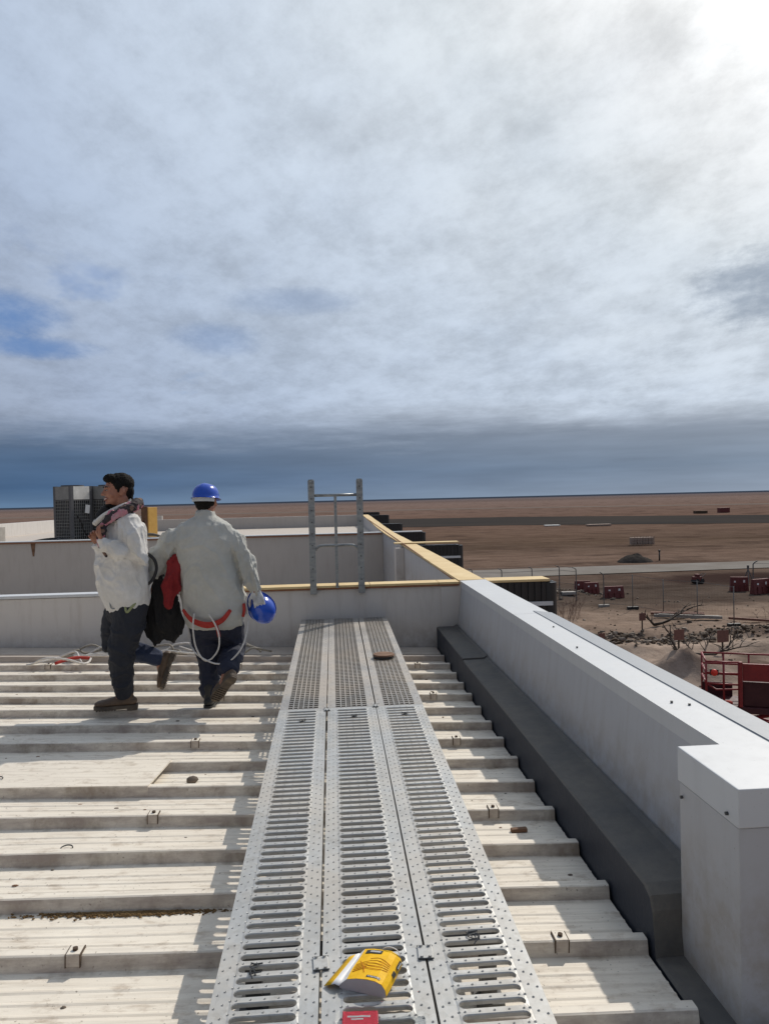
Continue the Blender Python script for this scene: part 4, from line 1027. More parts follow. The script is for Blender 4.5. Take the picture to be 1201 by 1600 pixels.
solid('jacket', V, 'jacket_grey', m2, .0075, 1, .026, wt=lambda c: (.2 + .8 * min(1, max(0, c.z - .76) * 12)) * .45 + min(1, max(0, abs(c.x - .02) - .17) * 9), fscale=6.5, fdir=(1.1, 1, .6))
V = MB()
loft(V, [(at(hp, 0, 0, .08), .15, .11), (at(hp, 0, 0, -.01), .200, .150), (at(hp, 0, 0, -.07), .20, .16)], 22, L1)
limb(V, (at(Lhip, 0, 0, -.03), .122), (Lhip * .5 + Lkn * .5, .110), (Lkn, .086), (Lkn * .5 + Lan * .5, .076), (Lan + Vector((0, 0, .04)), .072))
limb(V, (at(Rhip, 0, 0, -.03), .124), (Rhip * .5 + Rkn * .5, .112), (Rkn, .090), (Rkn * .5 + Ran * .5 + Vector((0, 0, .0)), .080), (Ran + Vector((0, .02, .01)), .072))
solid('trousers', V, 'trousers_navy', m2, .008, 1, .020, wt=lambda c: .2 + .8 * min(1, max(0, .62 - c.z) * 8), fscale=6.0, fdir=(1, 1, 1.3))
boot(m2, Lan + Vector((0, 0, .015)), (.05, 1, 0), (0, 0, 1), ('boot_black', 'boot_black'))
boot(m2, Ran + Vector((0, .01, -.03)), (-.45, .30, -.55), (-.2, 1, .45), s=.95)
# harness: red belt and tail, white rope loops
V = MB()
loft(V, [(p, .024 - .010 * abs(k / 8 - 1), .007) for k, p in enumerate(catmull([K(298, 948, -.16), K(312, 962, -.20), K(335, 970, -.215), K(356, 964, -.21), K(368, 950, -.19)], 4))], 12, (0, 0, 1))
V.tube(catmull([K(345, 965, -.22), K(350, 975, -.225), K(352, 988, -.20)], 3), .012, 8); V.tube(catmull([K(386, 943, -.10), K(387, 953, -.12), K(385, 962, -.11)], 3), .011, 8)
V.build('harness_belt', 'red_strap', m2, True)
V = MB()
V.tube(catmull([K(316, 952, -.21), K(315, 972, -.235), K(319, 1000, -.24), K(330, 1020, -.235), K(341, 1020, -.23), K(352, 1005, -.235), K(353, 985, -.24), K(347, 968, -.235), K(337, 954, -.21)], 6), .0062, 7)
V.tube(catmull([K(388, 942, -.06), K(392, 965, -.08), K(391, 988, -.16), K(384, 1008, -.22), K(368, 1024, -.24), K(350, 1027, -.24), K(332, 1020, -.235), K(316, 1010, -.20), K(306, 1000, -.10), K(300, 975, -.02)], 6), .0062, 7)
V.build('safety_rope', 'rope_white', m2, True)

# held things (each its own)
Mk = Matrix.Rotation(R(20), 3, 'Z') @ Matrix.Rotation(R(150), 3, 'X') @ Matrix.Rotation(R(-28), 3, 'Y')
hh = empty('hard_hat', Vector(m2.location) + K(411, 950, .035), 'second blue hard hat hanging from the gloved right hand of the man seen from behind', 'hard hat')
helmet(hh, (0, 0, -.03), Matrix.Rotation(R(-35), 3, 'Y') @ Matrix.Rotation(R(115), 3, 'X') @ Matrix.Rotation(R(80), 3, 'Z'), 'shell')
def drape(name, path, m, lab, cat, fold, hem=0):
    V = MB(); loft(V, [(Vector(m2.location) + p, a_, b_) for p, a_, b_ in path], 24, (1, 0, 0))
    o = solid(name, V, m, None, .007, 1, fold, fscale=13, fdir=(1, 1, .22)); o.parent = None
    for v in o.data.vertices:
        zz = v.co.z - (m2.location.z + path[-1][0].z)
        if zz < .05: v.co.z += .018 * math.sin(v.co.x * 48 + 1) * (1 - max(0, zz) / .05) 
    return tag(o, lab, cat)
drape('folded_coat', [(K(246, 893, .03), .030, .03), (K(250, 903, .03), .050, .05), (K(255, 920, .03), .085, .07), (K(257, 945, .03), .140, .075), (K(259, 970, .03), .152, .07), (K(262, 994, .03), .130, .035)], 'black_cloth', 'black coat hanging folded from the left hand of the man seen from behind', 'coat', .030)
drape('red_vest', [(K(284, 872, -.06), .03, .022), (K(280, 886, -.085), .052, .020), (K(279, 905, -.105), .062, .016), (K(278, 922, -.11), .054, .013), (K(275, 940, -.11), .034, .010)], 'red_cloth', 'red cloth vest hanging over the black coat under his arm', 'vest', .038)

# ropes on the deck behind the man on the left
def deckz(x, y): return dz(x) + .012
V = MB(); rp = random.Random(4)
def coil(cx, cy, rx, ry, turns, m, V):
    pts = []
    for k in range(int(turns * 10)):
        a = k * math.tau / 10; pts.append((cx + math.cos(a) * rx * rp.uniform(.7, 1.15) + .03 * k / 10, cy + math.sin(a) * ry * rp.uniform(.7, 1.15), deckz(cx, cy) + .012 + rp.uniform(0, .10) * abs(math.sin(a))))
    V.tube(catmull(pts, 4), .010, 6, mi=m)
coil(-2.55, 6.98, .26, .16, 1.2, 0, V); coil(-2.15, 7.3, .38, .10, 1.6, 0, V); coil(-2.35, 7.35, .32, .12, 1.6, 1, V); coil(-1.55, 7.4, .22, .10, 1.4, 0, V); coil(-1.75, 7.35, .28, .14, 1.5, 1, V); coil(-1.95, 7.3, .18, .1, 1.3, 1, V)
rp_root = empty('rope_pile', (-2.2, 7.2, .1), 'tangle of white and grey safety ropes on the deck behind the walking man', 'ropes')
par(V.build('rope', ['rope_white', 'rope_grey'], None, True), rp_root)
for a_, b_, lab in (((-2.55, 6.9), (-2.30, 7.08), None), ((-2.02, 7.25), (-1.95, 7.42), None)):
    V = MB(); V.tube(catmull([(a_[0], a_[1], deckz(*a_) + .03), ((a_[0] + b_[0]) / 2, (a_[1] + b_[1]) / 2 + .03, deckz(*a_) + .05), (b_[0], b_[1], deckz(*b_) + .04)], 5), .015, 8); par(V.build('red_sleeve', 'red_strap', None, True), rp_root)
V = MB(); coil(-1.05, 7.45, .35, .08, 1.3, 0, V); tag(V.build('rope_end', 'rope_grey', None, True), 'loose grey rope end by the wall between the two men', 'rope')

# ------------------------------------------------------------ yellow folded card box, red packet
bx = empty('glove_box', (.078, 2.085, wz(2.085) + .002), 'crushed yellow cardboard box lying open on the middle walkway plank', 'box', None, R(-24))
bx.rotation_euler.x = slope
def arc_profile():
    """end outline of the squashed box: flat base, bulging top, round right shoulder"""
    return [(-.070, .0), (-.068, .010), (-.046, .030), (-.018, .037), (.014, .040), (.038, .040), (.056, .034), (.066, .022), (.069, .006), (.066, 0)]
pr = arc_profile(); n = len(pr); Lb = .138
segs = 8
def sheet(name, i0, i1, m, t=.0012, yoff0=0, yoff1=0, off=0):
    V = MB(); vs = []
    cols = pr[i0:i1 + 1]
    for j in range(segs + 1):
        f = j / segs; y = -Lb / 2 - yoff0 + (Lb + yoff0 + yoff1) * f; cr_ = 1 + .05 * math.sin(f * math.pi)
        for x, z in cols: vs.append((x * (1 + .02 * math.sin(f * 5)), y, z * cr_ + off + (.0009 * math.sin(x * 160 + f * 9) if z > .02 else 0)))
    w = len(cols); fs = [(j * w + i, j * w + i + 1, (j + 1) * w + i + 1, (j + 1) * w + i) for j in range(segs) for i in range(w - 1)]
    V.add(vs, fs); o = V.build(name, m, bx, False); s = o.modifiers.new('s', 'SOLIDIFY'); s.thickness = t; s.offset = 1; return o
sheet('top_panel', 2, 6, 'card_yellow'); sheet('side_panel', 6, 9, 'card_yellow'); 
sheet('white_panel', 1, 2, 'card_white')
V = MB(); V.add([(-.066, -Lb / 2, 0), (.064, -Lb / 2, 0), (.064, Lb / 2, 0), (-.066, Lb / 2, 0)], [(0, 3, 2, 1)]); o = V.build('base_panel', 'card_inside', bx); s = o.modifiers.new('s', 'SOLIDIFY'); s.thickness = .0012
for ys_, m in ((-Lb / 2, 'card_inside'), (Lb / 2, 'ink_black')):
    V = MB(); V.add([(x, ys_ * .995, z) for x, z in pr], [tuple(range(n))[::(1 if ys_ < 0 else -1)]]); o = V.build('end_flap', m, bx); s = o.modifiers.new('s', 'SOLIDIFY'); s.thickness = .001
# torn open flap at the left, curling up, white inside strip and yellow back
V = MB(); vs = []; fl = [(-.066, .013), (-.080, .016), (-.090, .012), (-.112, .003)]
for j in range(7):
    f = j / 6; y = -Lb / 2 + .002 + (Lb * .92) * f
    for x, z in fl: vs.append((x + .018 * f, y - .012 * (1 - f), z * (1 + .3 * f)))
w = 4; V.add(vs, [(j * w + i, j * w + i + 1, (j + 1) * w + i + 1, (j + 1) * w + i) for j in range(6) for i in range(3)]); o = V.build('torn_flap', ['card_yellow', 'card_white'], bx, True)
o.data.polygons.foreach_set('material_index', [0 if (i % 3) == 2 else 1 for i in range(18)]); s = o.modifiers.new('s', 'SOLIDIFY'); s.thickness = .001
V = MB(); V.tube([( .034 + .028 * math.cos(a), Lb / 2 + .004, .030 + .020 * math.sin(a)) for a in np.linspace(-.2, 3.3, 14)], .0014, 6); V.build('end_tab_rim', 'card_white', bx, True)
# printing: black title bars with pale lettering marks, an orange fingered figure, small bar
def on_top(u, v, lift=.0021):
    """u across (0..1 along profile 2..6), v along length"""
    cols = pr[2:7]; L_ = [0]
    for a_, b_ in zip(cols, cols[1:]): L_.append(L_[-1] + math.dist(a_, b_))
    d_ = u * L_[-1]; k = max(i for i in range(4) if L_[i] <= d_ + 1e-9); f = (d_ - L_[k]) / (L_[k + 1] - L_[k])
    x = cols[k][0] + (cols[k + 1][0] - cols[k][0]) * f; z = cols[k][1] + (cols[k + 1][1] - cols[k][1]) * f
    fy = (v + 1) / 2; cr_ = 1 + .05 * math.sin(fy * math.pi); tx = cols[k + 1][0] - cols[k][0]; tz = cols[k + 1][1] - cols[k][1]; q = math.hypot(tx, tz)
    return Vector((x * (1 + .02 * math.sin(fy * 5)) - tz / q * lift, v * Lb / 2, z * cr_ + tx / q * lift))
def print_patch(name, u0, u1, v0, v1, m, lift=.0021):
    V = MB(); N = 8; vs = [on_top(u0 + (u1 - u0) * i / N, v, lift) for v in (v0, v1) for i in range(N + 1)]
    V.add(vs, [(i, i + 1, N + 2 + i, N + 1 + i) for i in range(N)]); return V.build(name, m, bx)
print_patch('title_bar', .10, .60, .66, .90, 'ink_black')
for k in range(9): print_patch('title_mark', .24 + k * .035, .265 + k * .035, .73, .84, 'ink_white', .0026)
print_patch('small_bar', .52, .90, -.86, -.74, 'ink_black')
for k in range(8): print_patch('small_mark', .56 + k * .038, .58 + k * .038, -.83, -.77, 'ink_white', .0026)
V = MB()
for k in range(5):
    pts = [on_top(.38 + .60 * q / 6, .22 - k * .13 + .13 * math.sin(q * .6 + .3) * (1 - k * .35), .0023) for q in range(7)]
    V.tube(pts, .0009, 4)
for k in range(5):
    pts = [on_top(.38 - .32 * q / 5, .0 - k * .11 - q * .05 + .1, .0023) for q in range(6)]
    V.tube(pts, .0010, 4)
for k in range(4): V.tube([on_top(.12 + .05 * k, .1 - .1 * k, .0023), on_top(.34 + .02 * k, -.35 - .08 * k, .0023)], .0010, 4)
V.build('printed_figure', 'card_orange', bx)
def side_pt(h, v, lift=.002):
    a_, b_ = pr[6], pr[8]; x = a_[0] + (b_[0] - a_[0]) * h; z = a_[1] + (b_[1] - a_[1]) * h; x += .0055 * math.sin(math.pi * h)
    return Vector((x + .001 + lift, v * Lb / 2, z + lift * .4))
for v0, v1, h0, h1 in ((.30, .80, .25, .62), (-.20, .08, .20, .60)):
    V = MB(); N = 5; V.add([side_pt(h0 + (h1 - h0) * i / N, v, .0032) for v in (v0, v1) for i in range(N + 1)], [(i, i + 1, N + 2 + i, N + 1 + i) for i in range(N)]); V.build('side_bar', 'ink_black', bx)
V = MB()
for k in range(4): V.add([side_pt(.36, .36 + k * .1, .0042), side_pt(.5, .36 + k * .1, .0042), side_pt(.5, .42 + k * .1, .0042), side_pt(.36, .42 + k * .1, .0042)], [(0, 1, 2, 3)])
V.build('side_mark', 'ink_white', bx)
rd = empty('red_packet', (.035, 1.895, wz(1.9) + .002), 'small red packet in clear film at the bottom edge below the yellow box', 'packet', None, R(-3)); rd.rotation_euler.x = slope
MB().box((-.042, -.06, .001), (.050, .034, .016)).build('card', 'card_red', rd, False, .002)
MB().box((-.040, -.05, .0165), (.048, -.044, .0169)).box((-.03, .010, .0165), (.030, .016, .0169)).box((-.02, .001, .0165), (.012, .006, .0169)).build('printed_lettering', 'ink_white', rd)
def glass_mat():
    m, t, b, oc = new_mat('clear_film'); b.inputs['Transmission Weight'].default_value = 1; b.inputs['Roughness'].default_value = .15; b.inputs['IOR'].default_value = 1.1; b.inputs['Base Color'].default_value = (.95, .97, .97, 1)
glass_mat()
V = MB(); N = 14; vs = []
for j in range(6):
    for i in range(N + 1): vs.append((-.06 + .24 * i / N, -.05 + .09 * j / 5, .004 + .007 * abs(math.sin(i * 1.3 + j * .9)) + (.016 if .0 < i / N < .48 else 0)))
V.add(vs, [(j * (N + 1) + i, j * (N + 1) + i + 1, (j + 1) * (N + 1) + i + 1, (j + 1) * (N + 1) + i) for j in range(5) for i in range(N)]); V.build('film', 'clear_film', rd, True)

# small litter
ld = empty('round_brush', (.387, 6.02, wz(6.02) + .001), 'round brown scrubbing pad lying on the right mesh plank', 'brush')
MB().cyl((0, 0, 0), (0, 0, .022), .085, 28).build('bristles', 'ink_black', ld, True)
MB().cyl((0, 0, .022), (0, 0, .034), .089, 28, 0, .084).build('disc', 'wood_brown', ld, False)
tag(MB().ball((0, 0, 0), (.034, .024, .020), 9, 6, 0, .12).build('pebble', 'stone', None, True), 'pale pebble in the trough beside the end of the cover plate', 'stone').location = (-.83, RY + 5.5 * PITCH, dz(-.83) - .036)
o = MB().box((-.04, -.013, 0), (.04, .013, .020)).build('brick_chip', 'wood_brown', None, False, .003); o.location = (.87, 3.54, dz(.87) - .0535); o.rotation_euler.z = R(3); tag(o, 'reddish brown chip of wood in a trough right of the walkway', 'chip')
for x, y, r, lab in ((-1.25, 3.45, .022, 'small wire ring lying in a trough left of the walkway'), (-1.87, 4.16, .028, 'thin wire ring on the cover plate at the left edge')):
    V = MB(); V.tube([(r * math.cos(a) * 1.2, r * math.sin(a), .003 + .004 * math.sin(a)) for a in np.linspace(0, 5.6, 18)], .003, 6)
    o = V.build('wire_ring', 'steel_dark', None, True); o.location = (x, y, dz(x) + (.008 if y > 4 else -.050)); tag(o, lab, 'wire ring')
V = MB(); rs_ = random.Random(2)
for k in range(170):
    kk = rs_.randint(-1, 12); x = rs_.uniform(-3.4, 1.0); y = RY + PITCH * kk + rs_.uniform(.08, .35)
    if -.40 < x < .56: continue
    s_ = rs_.choice((.002, .003, .004, .007)); V.ball((x, y, dz(x) - .0525), (s_ * rs_.uniform(1, 2.4), s_, s_ * .6), 6, 4, rs_.randint(0, 1), .2)
tag(V.build('grit', ['wood_brown', 'stone'], None, True), 'scattered grit and crumbs on the roof deck', None, None, 'stuff')
V = MB()
for k in range(1500):
    x = rs_.gauss(-.82, .15); u = abs(rs_.gauss(0, .014)); y = RY + PITCH * 2 - .016 - u; V.ball((x, y, dz(x) - .0515), (rs_.uniform(.003, .010), rs_.uniform(.001, .003), rs_.uniform(.001, .0045)), 5, 4, 0, .4)
tag(V.build('silt', 'straw_silt' if 'straw_silt' in MATS else mat('straw_silt', (.25, .165, .08), 1, spec=0, c2=(.13, .08, .04), scale=30).name, None, True), 'heap of brown straw like silt under a rib left of the walkway', None, None, 'stuff')

# ------------------------------------------------------------ things out on the land
def gp(x, y): return gh(x, y)
POSTS = [(9.9, 52.7), (12.0, 52.4), (14.1, 52.0), (16.0, 51.7), (17.05, 51.2)]
def fence_posts():
    f = empty('chain_link_fence', (14, 52, GZ), 'site fence of cranked steel posts and thin wires left of the red barriers', 'fence')
    tops = []
    for x, y in [(1.0, 53.2), (3.2, 53.1), (5.4, 53.0), (7.7, 52.9)] + POSTS:
        z = gp(x, y); V = MB(); V.tube(catmull([(x, y, z - .1), (x, y, z + 1.2), (x, y, z + 2.15), (x - .05, y, z + 2.32), (x - .28, y - .05, z + 2.42)], 4), .035, 6); par(V.build('post', 'post_steel', None, True), f); tops.append((x, y, z))
    V = MB()
    for h in (.3, 1.2, 2.1, 2.4): V.tube([(x - (.25 if h > 2.3 else 0), y, z + h) for x, y, z in tops], .012, 4)
    V.world = True; V.build_each('wire', 'post_steel', f)
fence_posts()
f = empty('temporary_fence', (20, 45, GZ), 'temporary wire panel fence on concrete feet crossing the sandy ground', 'fence')
tp = [(18.17, 48.87), (19.34, 46.85), (20.31, 44.48), (21.7, 42.93), (22.26, 39.87)]
for i, (x, y) in enumerate(tp):
    z = gp(x, y); V = MB()
    if i == 0: V.tube(catmull([(x, y, z), (x, y, z + 1.9), (x - .05, y, z + 2.2), (x - .25, y, z + 2.35)], 4), .035, 6)
    else: V.cyl((x, y, z), (x, y, z + 2.25), .028, 6)
    par(V.build('post', 'post_steel', None, True), f)
    par(MB().box((x - .36, y - .13, z - .02), (x + .36, y + .13, z + .16)).build('foot', ['concrete', 'black_rubber', 'black_rubber', 'concrete', 'black_rubber'][i], None, False, .02), f)
V = MB()
for (x, y), (x2, y2) in zip(tp, tp[1:]):
    for h in (.25, 2.2): V.tube([(x, y, gp(x, y) + h), (x2, y2, gp(x2, y2) + h)], .010, 4)
    for k in range(1, 12): V.tube([(x + (x2 - x) * k / 12, y + (y2 - y) * k / 12, gp(x, y) + .25), (x + (x2 - x) * k / 12, y + (y2 - y) * k / 12, gp(x2, y2) + 2.2)], .0025, 3)
par(V.build('wire_panel', 'post_steel'), f)
f = empty('chain_link_fence', (33, 55, GZ), 'far cranked post fence at the right edge behind the red barriers', 'fence')
V = MB()
for x, y in ((32.3, 55), (33.4, 54.2), (34.6, 53.4), (35.8, 52.7)):
    z = gp(x, y); P_ = MB(); P_.tube(catmull([(x, y, z - .1), (x, y, z + 1.7), (x + .05, y, z + 2.0), (x + .35, y, z + 2.2)], 4), .045, 6); par(P_.build('post', 'post_steel', None, True), f)
for h in (.9, 2.0): V.tube([(x, y, gp(x, y) + h) for x, y in ((32.3, 55), (33.4, 54.2), (34.6, 53.4), (35.8, 52.7))], .012, 4)
V.world = True; V.build_each('wire', 'post_steel', f)

def barrier(x, y, rz, lab, w=1.15, h=.85, dd=.5):
    z = gp(x, y); b_ = empty('barrier', (x, y, z), lab, 'barrier', 'red plastic barriers on the land', rz); V = MB()
    V.hexa([Vector(p) for p in ((-w / 2, -dd / 2, 0), (w / 2, -dd / 2, 0), (w / 2, dd / 2, 0), (-w / 2, dd / 2, 0), (-w / 2 + .03, -dd / 5, h), (w / 2 - .03, -dd / 5, h), (w / 2 - .03, dd / 5, h), (-w / 2 + .03, dd / 5, h))])
    for k in (-.3, 0, .3): V.box((k * w - .05, -dd / 2 - .02, .05), (k * w + .05, dd / 2 + .02, h * .5))
    V.build('shell', 'red_plastic', b_, False, .02)
    MB().box((-w * .3, -dd * .33, h * .62), (-w * .2, -dd * .30, h * .74)).box((w * .2, -dd * .33, h * .62), (w * .3, -dd * .30, h * .8)).build_each('reflector', 'paper_white', b_)
    return b_
barrier(19.35, 54.6, .1, 'left red plastic barrier, partly behind a fence post'); barrier(19.0, 55.6, -.2, 'red barrier just behind the left one near the rubble', 1.2, .9)
barrier(20.25, 52.5, .05, 'red plastic barrier with two pale patches right of the fence post', 1.5)
barrier(31.3, 52.4, .3, 'red barrier at the right edge by the dark soil, nearest the camera', 1.6, 1.1); barrier(32.7, 52.3, .2, 'red barrier cut by the right edge of the picture', 1.6, 1.1); barrier(30.7, 54.2, -.3, 'red barrier behind the one at the right edge', 1.3, 1.1)
# small red compactor beyond
cpt = empty('compactor', (30.0, 59.1, GZ + .03), 'small dark red machine standing on the dark soil beyond the fence', 'machine', None, .3)
MB().box((-.9, -.45, .35), (.3, .45, .95)).box((-.5, -.3, .95), (.1, .3, 1.3)).build('machine_body', 'red_plastic', cpt, False, .05)
MB().tube([(.3, -.3, .8), (1.1, -.3, 1.3), (1.1, .3, 1.3), (.3, .3, .8)], .04, 6).build('handle', 'post_steel', cpt)
for x in (-.6, .35): MB().cyl((x, -.5, .35), (x, .5, .35), .35, 18).build('roller', 'black_rubber', cpt)
cpt.scale = (.55, .55, .6)
tr = empty('survey_tripod', (35 - .1, 57, GZ), 'dark tripod stand on the dark soil near the right edge', 'tripod')
for a in (0, 2.1, 4.2): MB().tube([(math.cos(a) * .5, math.sin(a) * .5, 0), (0, 0, 1.3)], .035, 6).build('leg', 'post_steel', tr)
MB().cyl((0, 0, 1.28), (0, 0, 1.6), .09, 10).build('head', 'post_steel', tr); tr.location = (34.0 - 0.6, 57.6, gp(33.4, 57.6))
# signboards
for x, y, w, h, hz, lab in ((17.17, 40.3, .42, .42, .75, 'tiny square brown marker board on a stake beyond the rubble'), (17.44, 32.2, .62, .55, .85, 'brown marker board on a stake on top of the sand mound'), (14.3, 29.9, .5, .45, .75, 'brown marker board on a stake left of the sand mound'), (12.35, 33.6, .35, .3, .6, 'small faded marker board on a stake close to the parapet line')):
    z = gp(x, y); s_ = empty('marker_board', (x, y, z), lab, 'marker board', 'marker boards staked in the ground', R(12))
    MB().box((-w / 2, -.02, hz - h * .4), (w / 2, .0, hz + h * .6)).build('board', 'sign_brown', s_, False, .004); MB().box((-.03, .001, -.2), (.03, .05, hz + h * .7)).build('stake', 'branch', s_)
# timbers and steel profiles
def beams(x0, y0, x1, y1, n_, w, m, lab, cat='beams'):
    e_ = empty('beam_stack', (x0, y0, gp(x0, y0)), lab, cat)
    for k in range(n_):
        a_ = Vector((x0 + rs_.uniform(-.15, .15), y0 + k * w * 1.25, 0)); b_ = Vector((x1 + rs_.uniform(-.3, .3), y1 + k * w * 1.25 + rs_.uniform(-.1, .1), 0))
        t_ = (b_ - a_).normalized(); s2 = Vector((-t_.y, t_.x, 0)) * w / 2; z0 = .08 + gp(a_.x, a_.y) ; z1 = .08 + gp(b_.x, b_.y)
        vs = []
        for zz in (0, w):
            for p, z in ((a_ - s2, z0), (b_ - s2, z1), (b_ + s2, z1), (a_ + s2, z0)): vs.append(Vector((p.x, p.y, z + zz)))
        par(MB().hexa(vs).build('beam', m), e_)
beams(19.6, 44.3, 22.1, 42.9, 3, .15, 'timber_red', 'reddish beams lying between two fence feet'); beams(19.3, 43.2, 22.4, 41.6, 2, .17, 'concrete', 'grey channel profiles lying in front of the reddish beams')
beams(23.0, 41.6, 27.5, 38.2, 2, .13, 'timber_red', 'pair of long reddish beams running to the right edge'); 
# gravel pile and caged goods across the road
V = MB(); NN = 40; vs = []; fs = []
for j in range(14):
    for k in range(NN):
        a = k * math.tau / NN; r = j / 13; px, py = 2.6 * r * math.cos(a), 1.8 * r * math.sin(a)
        h = 1.15 * (1 - r ** 1.5) * (1 + .25 * noise.noise(Vector((px, py, 0)) * 1.2)) + (.12 * noise.noise(Vector((px, py, 2)) * 3.5) if j < 13 else -.15)
        vs.append((px, py, h))
for j in range(13):
    for k in range(NN): fs.append((j * NN + k, j * NN + (k + 1) % NN, (j + 1) * NN + (k + 1) % NN, (j + 1) * NN + k))
V.add(vs, fs); o = V.build('gravel_pile', 'gravel', None, True); o.location = (33.2, 79.6, GZ); o.scale = (.8, .8, .8); tag(o, 'dark grey gravel pile just across the pale road', 'gravel pile')
V = MB(); V.tube([(0, 0, 0), (0, 0, 1.0)], .08, 6).ball((0, 0, 1.1), .14, 8, 6); o = V.build('marker_post', 'ink_black', None, True); o.location = (36.3, 80.3, GZ); tag(o, 'short dark post at the right side of the gravel pile', 'post')
cg = empty('pallet_cages', (43.2, 104.7, GZ), 'low pale slatted pen standing alone on the plain', 'pen')
for k in range(4): MB().box((k * .85, 0, .1), (k * .85 + .8, .8, 1.15)).build('pallet_load', 'crate_pale', cg, False, .04)
V = MB()
for k in range(9): V.box((k * .425 - .02, -.06, 0), (k * .425 + .02, -.02, 1.3))
for h in (.3, .75, 1.25): V.box((-.05, -.06, h), (3.45, -.02, h + .05))
V.build('slat_front', 'crate_pale', cg)
for x, y, w, h, m, lab in ((138, 253, 3.6, 1.7, 'red_plastic', 'tiny red shed far away beside the runway'), (128, 250, 4.2, .9, 'dirt_brown', 'low dark trailer far away beside the tiny red shed'), (53.5, 178, 3.5, .25, 'paper_white', 'thin white board lying beside the dark runway'), (63, 172, 5.5, .4, 'crate_pale', 'long pale plank stack on the plain left of the pen')):
    e_ = empty('far_shed' if h > .5 else 'far_boards', (x, y, GZ), lab, 'shed' if h > .5 else 'boards')
    MB().box((-w / 2, -1, .05), (w / 2, 1, h)).build('shed_body' if h > .5 else 'board', m, e_, False, .03)
    MB().box((-w / 2 - .1, -1.1, h), (w / 2 + .1, 1.1, h + .06)).build('shed_roof' if h > .5 else 'top_board', m, e_)
# rubble, stones
V = MB()
for k in range(2400):
    if k < 1900: x, y = rs_.gauss(17, 3.4), rs_.gauss(37.3, 1.3)
    elif k < 2150: x, y = rs_.gauss(16.6, 1.6), rs_.gauss(54.5, 1.3)
    else: x, y = rs_.uniform(10, 30), rs_.uniform(26, 52)
    s_ = rs_.choice((.04, .05, .06, .08, .1, .16)) * (.6 if k >= 2150 else 1.1); V.ball((x, y, gp(x, y) + s_ * .2), (s_, s_ * rs_.uniform(.6, 1), s_ * .6), 6, 4, rs_.choice((0, 1, 1, 0, 2)), .45)
tag(V.build('rubble', ['stone', 'dirt_brown', 'stone_pale']), 'rubble and stones strewn over the sandy ground', None, None, 'stuff')
V = MB()
for x, y, sx, sy in ((16.4, 55.6, .7, .3), (17.0, 52.8, .5, .25)): V.box((x - sx, y - sy, gp(x, y)), (x + sx, y + sy, gp(x, y) + .22))
tag(V.build('white_slab', 'concrete', None, False, .03), 'white slabs lying in the rubble left of the red barriers', 'slabs')
# dead branches
def branch(x, y, s_, seed, lab):
    rb = random.Random(seed); V = MB(); z = gp(x, y) + .12
    def grow(p, d_, L_, r, dep):
        pts = [p]; 
        for k in range(5): d_ = (d_ + Vector((rb.uniform(-.25, .25), rb.uniform(-.25, .25), rb.uniform(-.18, .16)))).normalized(); p = p + d_ * L_ / 5; p.z = max(p.z, gp(p.x, p.y) + .03); pts.append(p.copy())
        V.tube(pts, r, 6, rs=[r * (1 - .14 * k) for k in range(6)])
        if dep:
            for k in (1, 2, 3, 4, 5): grow(pts[k].copy(), (d_ + Vector((rb.uniform(-.9, .9), rb.uniform(-.9, .9), rb.uniform(-.1, .7)))).normalized(), L_ * .45, r * .5, dep - 1)
    grow(Vector((x, y, z)), Vector((1, .1, .05)).normalized(), s_, .09, 2); grow(Vector((x, y, z)), Vector((-.6, .1, .75)).normalized(), s_ * .35, .08, 1)
    tag(V.build('dead_branch', 'branch', None, True), lab, 'branch')
branch(15.3, 31.9, 3.3, 3, 'forked dead branch lying on the sand left of the mound'); branch(18.2, 41.1, 2.6, 5, 'dead branch lying just behind the rubble')
def shrub(x, y, h, seed, lab):
    rb = random.Random(seed); V = MB(); z = gp(x, y) - .05
    for k in range(16):
        a = rb.uniform(0, math.tau); sp = rb.uniform(.1, .8); p0 = Vector((x + rb.gauss(0, .25), y + rb.gauss(0, .25), z)); pts = [p0, p0 + Vector((math.cos(a) * sp * .4, math.sin(a) * sp * .4, h * .5)), p0 + Vector((math.cos(a) * sp, math.sin(a) * sp, h * rb.uniform(.7, 1.1)))]
        V.tube(catmull(pts, 3), .008, 3)
        for q in range(3): p1 = pts[1].lerp(pts[2], rb.random()); V.tube([p1, p1 + Vector((rb.uniform(-.3, .3), rb.uniform(-.3, .3), rb.uniform(.05, .35)))], .005, 3)
    tag(V.build('dry_shrub', 'twig_red', None, False), lab, 'shrub', 'dry twiggy shrubs')
shrub(14.6, 44.6, 1.5, 1, 'dry leafless shrub close behind the parapet, right of the black fin'); shrub(13.3, 42.0, 1.3, 2, 'thin dry shrub low against the parapet edge'); shrub(24.0, 37.4, 1.3, 3, 'grey dry shrub beside the long beams at the right edge'); shrub(22.6, 36.4, 1.0, 4, 'small dry shrub left of the shrub at the right edge')

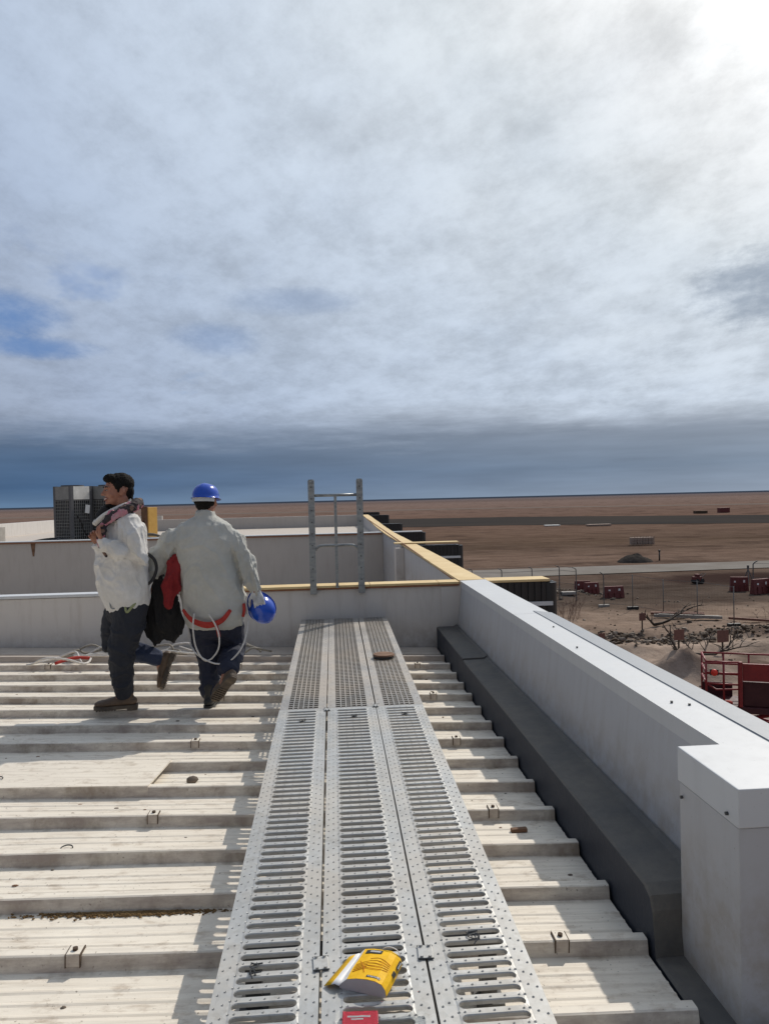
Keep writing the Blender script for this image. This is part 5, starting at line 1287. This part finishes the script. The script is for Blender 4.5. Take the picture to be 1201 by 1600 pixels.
# red work platform close to the building, lower right
lf = empty('scissor_lift', (9.83, 18, GZ), 'dark red work lift whose railed platform shows beyond the parapet at right', 'work lift', None, R(-22))
zt = -2.62; zf = zt - 1.1
def LP(x, y, z): return (x, y, z - GZ)
W0, W1, D0, D1 = -.52, 1.35, -.5, .6
V = MB(); V.box(LP(W0, D0, zf - .16), LP(W1, D1, zf)); V.build('platform', 'dark_red', lf, False, .02)
V = MB()
for h in (0, -.28, -.55): V.tube([LP(W0, D0, zt + h), LP(.22, D0, zt + h)], .024, 7); V.tube([LP(W0, D1, zt + h), LP(W1, D1, zt + h)], .024, 7); V.tube([LP(W0, D0, zt + h), LP(W0, D1, zt + h)], .024, 7)
for x in (W0, -.12, .22): V.tube([LP(x, D0, zf), LP(x, D0, zt)], .026, 7)
for x in (W0, .0, .6, W1): V.tube([LP(x, D1, zf), LP(x, D1, zt)], .026, 7)
V.tube([LP(W0, D0, zt - .55), LP(-.3, D0 - .05, zt - .68), LP(.22, D0, zt - .66)], .022, 7)
V.build('guard_rail', 'red_paint', lf, True)
V = MB(); V.box(LP(.22, D0 - .03, zf), LP(.30, D0 + .05, zt + .02)).box(LP(.31, D0, zt - .45), LP(W1, D0 + .06, zt - .02)); V.build('side_panel', 'red_paint', lf, False, .01)
MB().box(LP(.32, D0 + .08, zf), LP(W1, D0 + .5, zt - .48)).build('control_box', 'dark_red', lf, False, .02)
MB().box(LP(W0, D1 - .06, zf), LP(.2, D1 - .03, zt - .75)).build('kick_board', 'dark_red', lf)
MB().ball(LP(-.34, D0 - .06, zt - .26), (.085, .06, .085), 10, 8).build('beacon', 'red_bright', lf, True); MB().box(LP(-.44, D0 - .05, zt - .33), LP(-.24, D0 - .025, zt - .18)).build('beacon_mount', 'ink_black', lf)
MB().ball(LP(-.02, D0 - .02, zf + .10), (.10, .08, .06), 10, 7).build('foot_lamp', 'red_strap', lf, True)
V = MB()
hz = (zf - .2 - (GZ + .75)) / 3
for k in range(3):
    z0 = GZ + .75 + k * hz; z1 = z0 + hz
    for y in (-.2, .6): V.tube([LP(-.8, y, z0), LP(1.1, y, z1)], .05, 6); V.tube([LP(1.1, y + .06, z0), LP(-.8, y + .06, z1)], .05, 6)
V.build('scissor_arms', 'red_paint', lf)
MB().box(LP(-1.05, -.55, GZ + .30), LP(1.35, .95, GZ + .74)).build('chassis', 'red_paint', lf, False, .04)
for x in (-.75, 1.05):
    for y in (-.62, .86): MB().cyl(LP(x, y, GZ + .3), LP(x, y + .16, GZ + .3), .3, 18).build('wheel', 'black_rubber', lf)
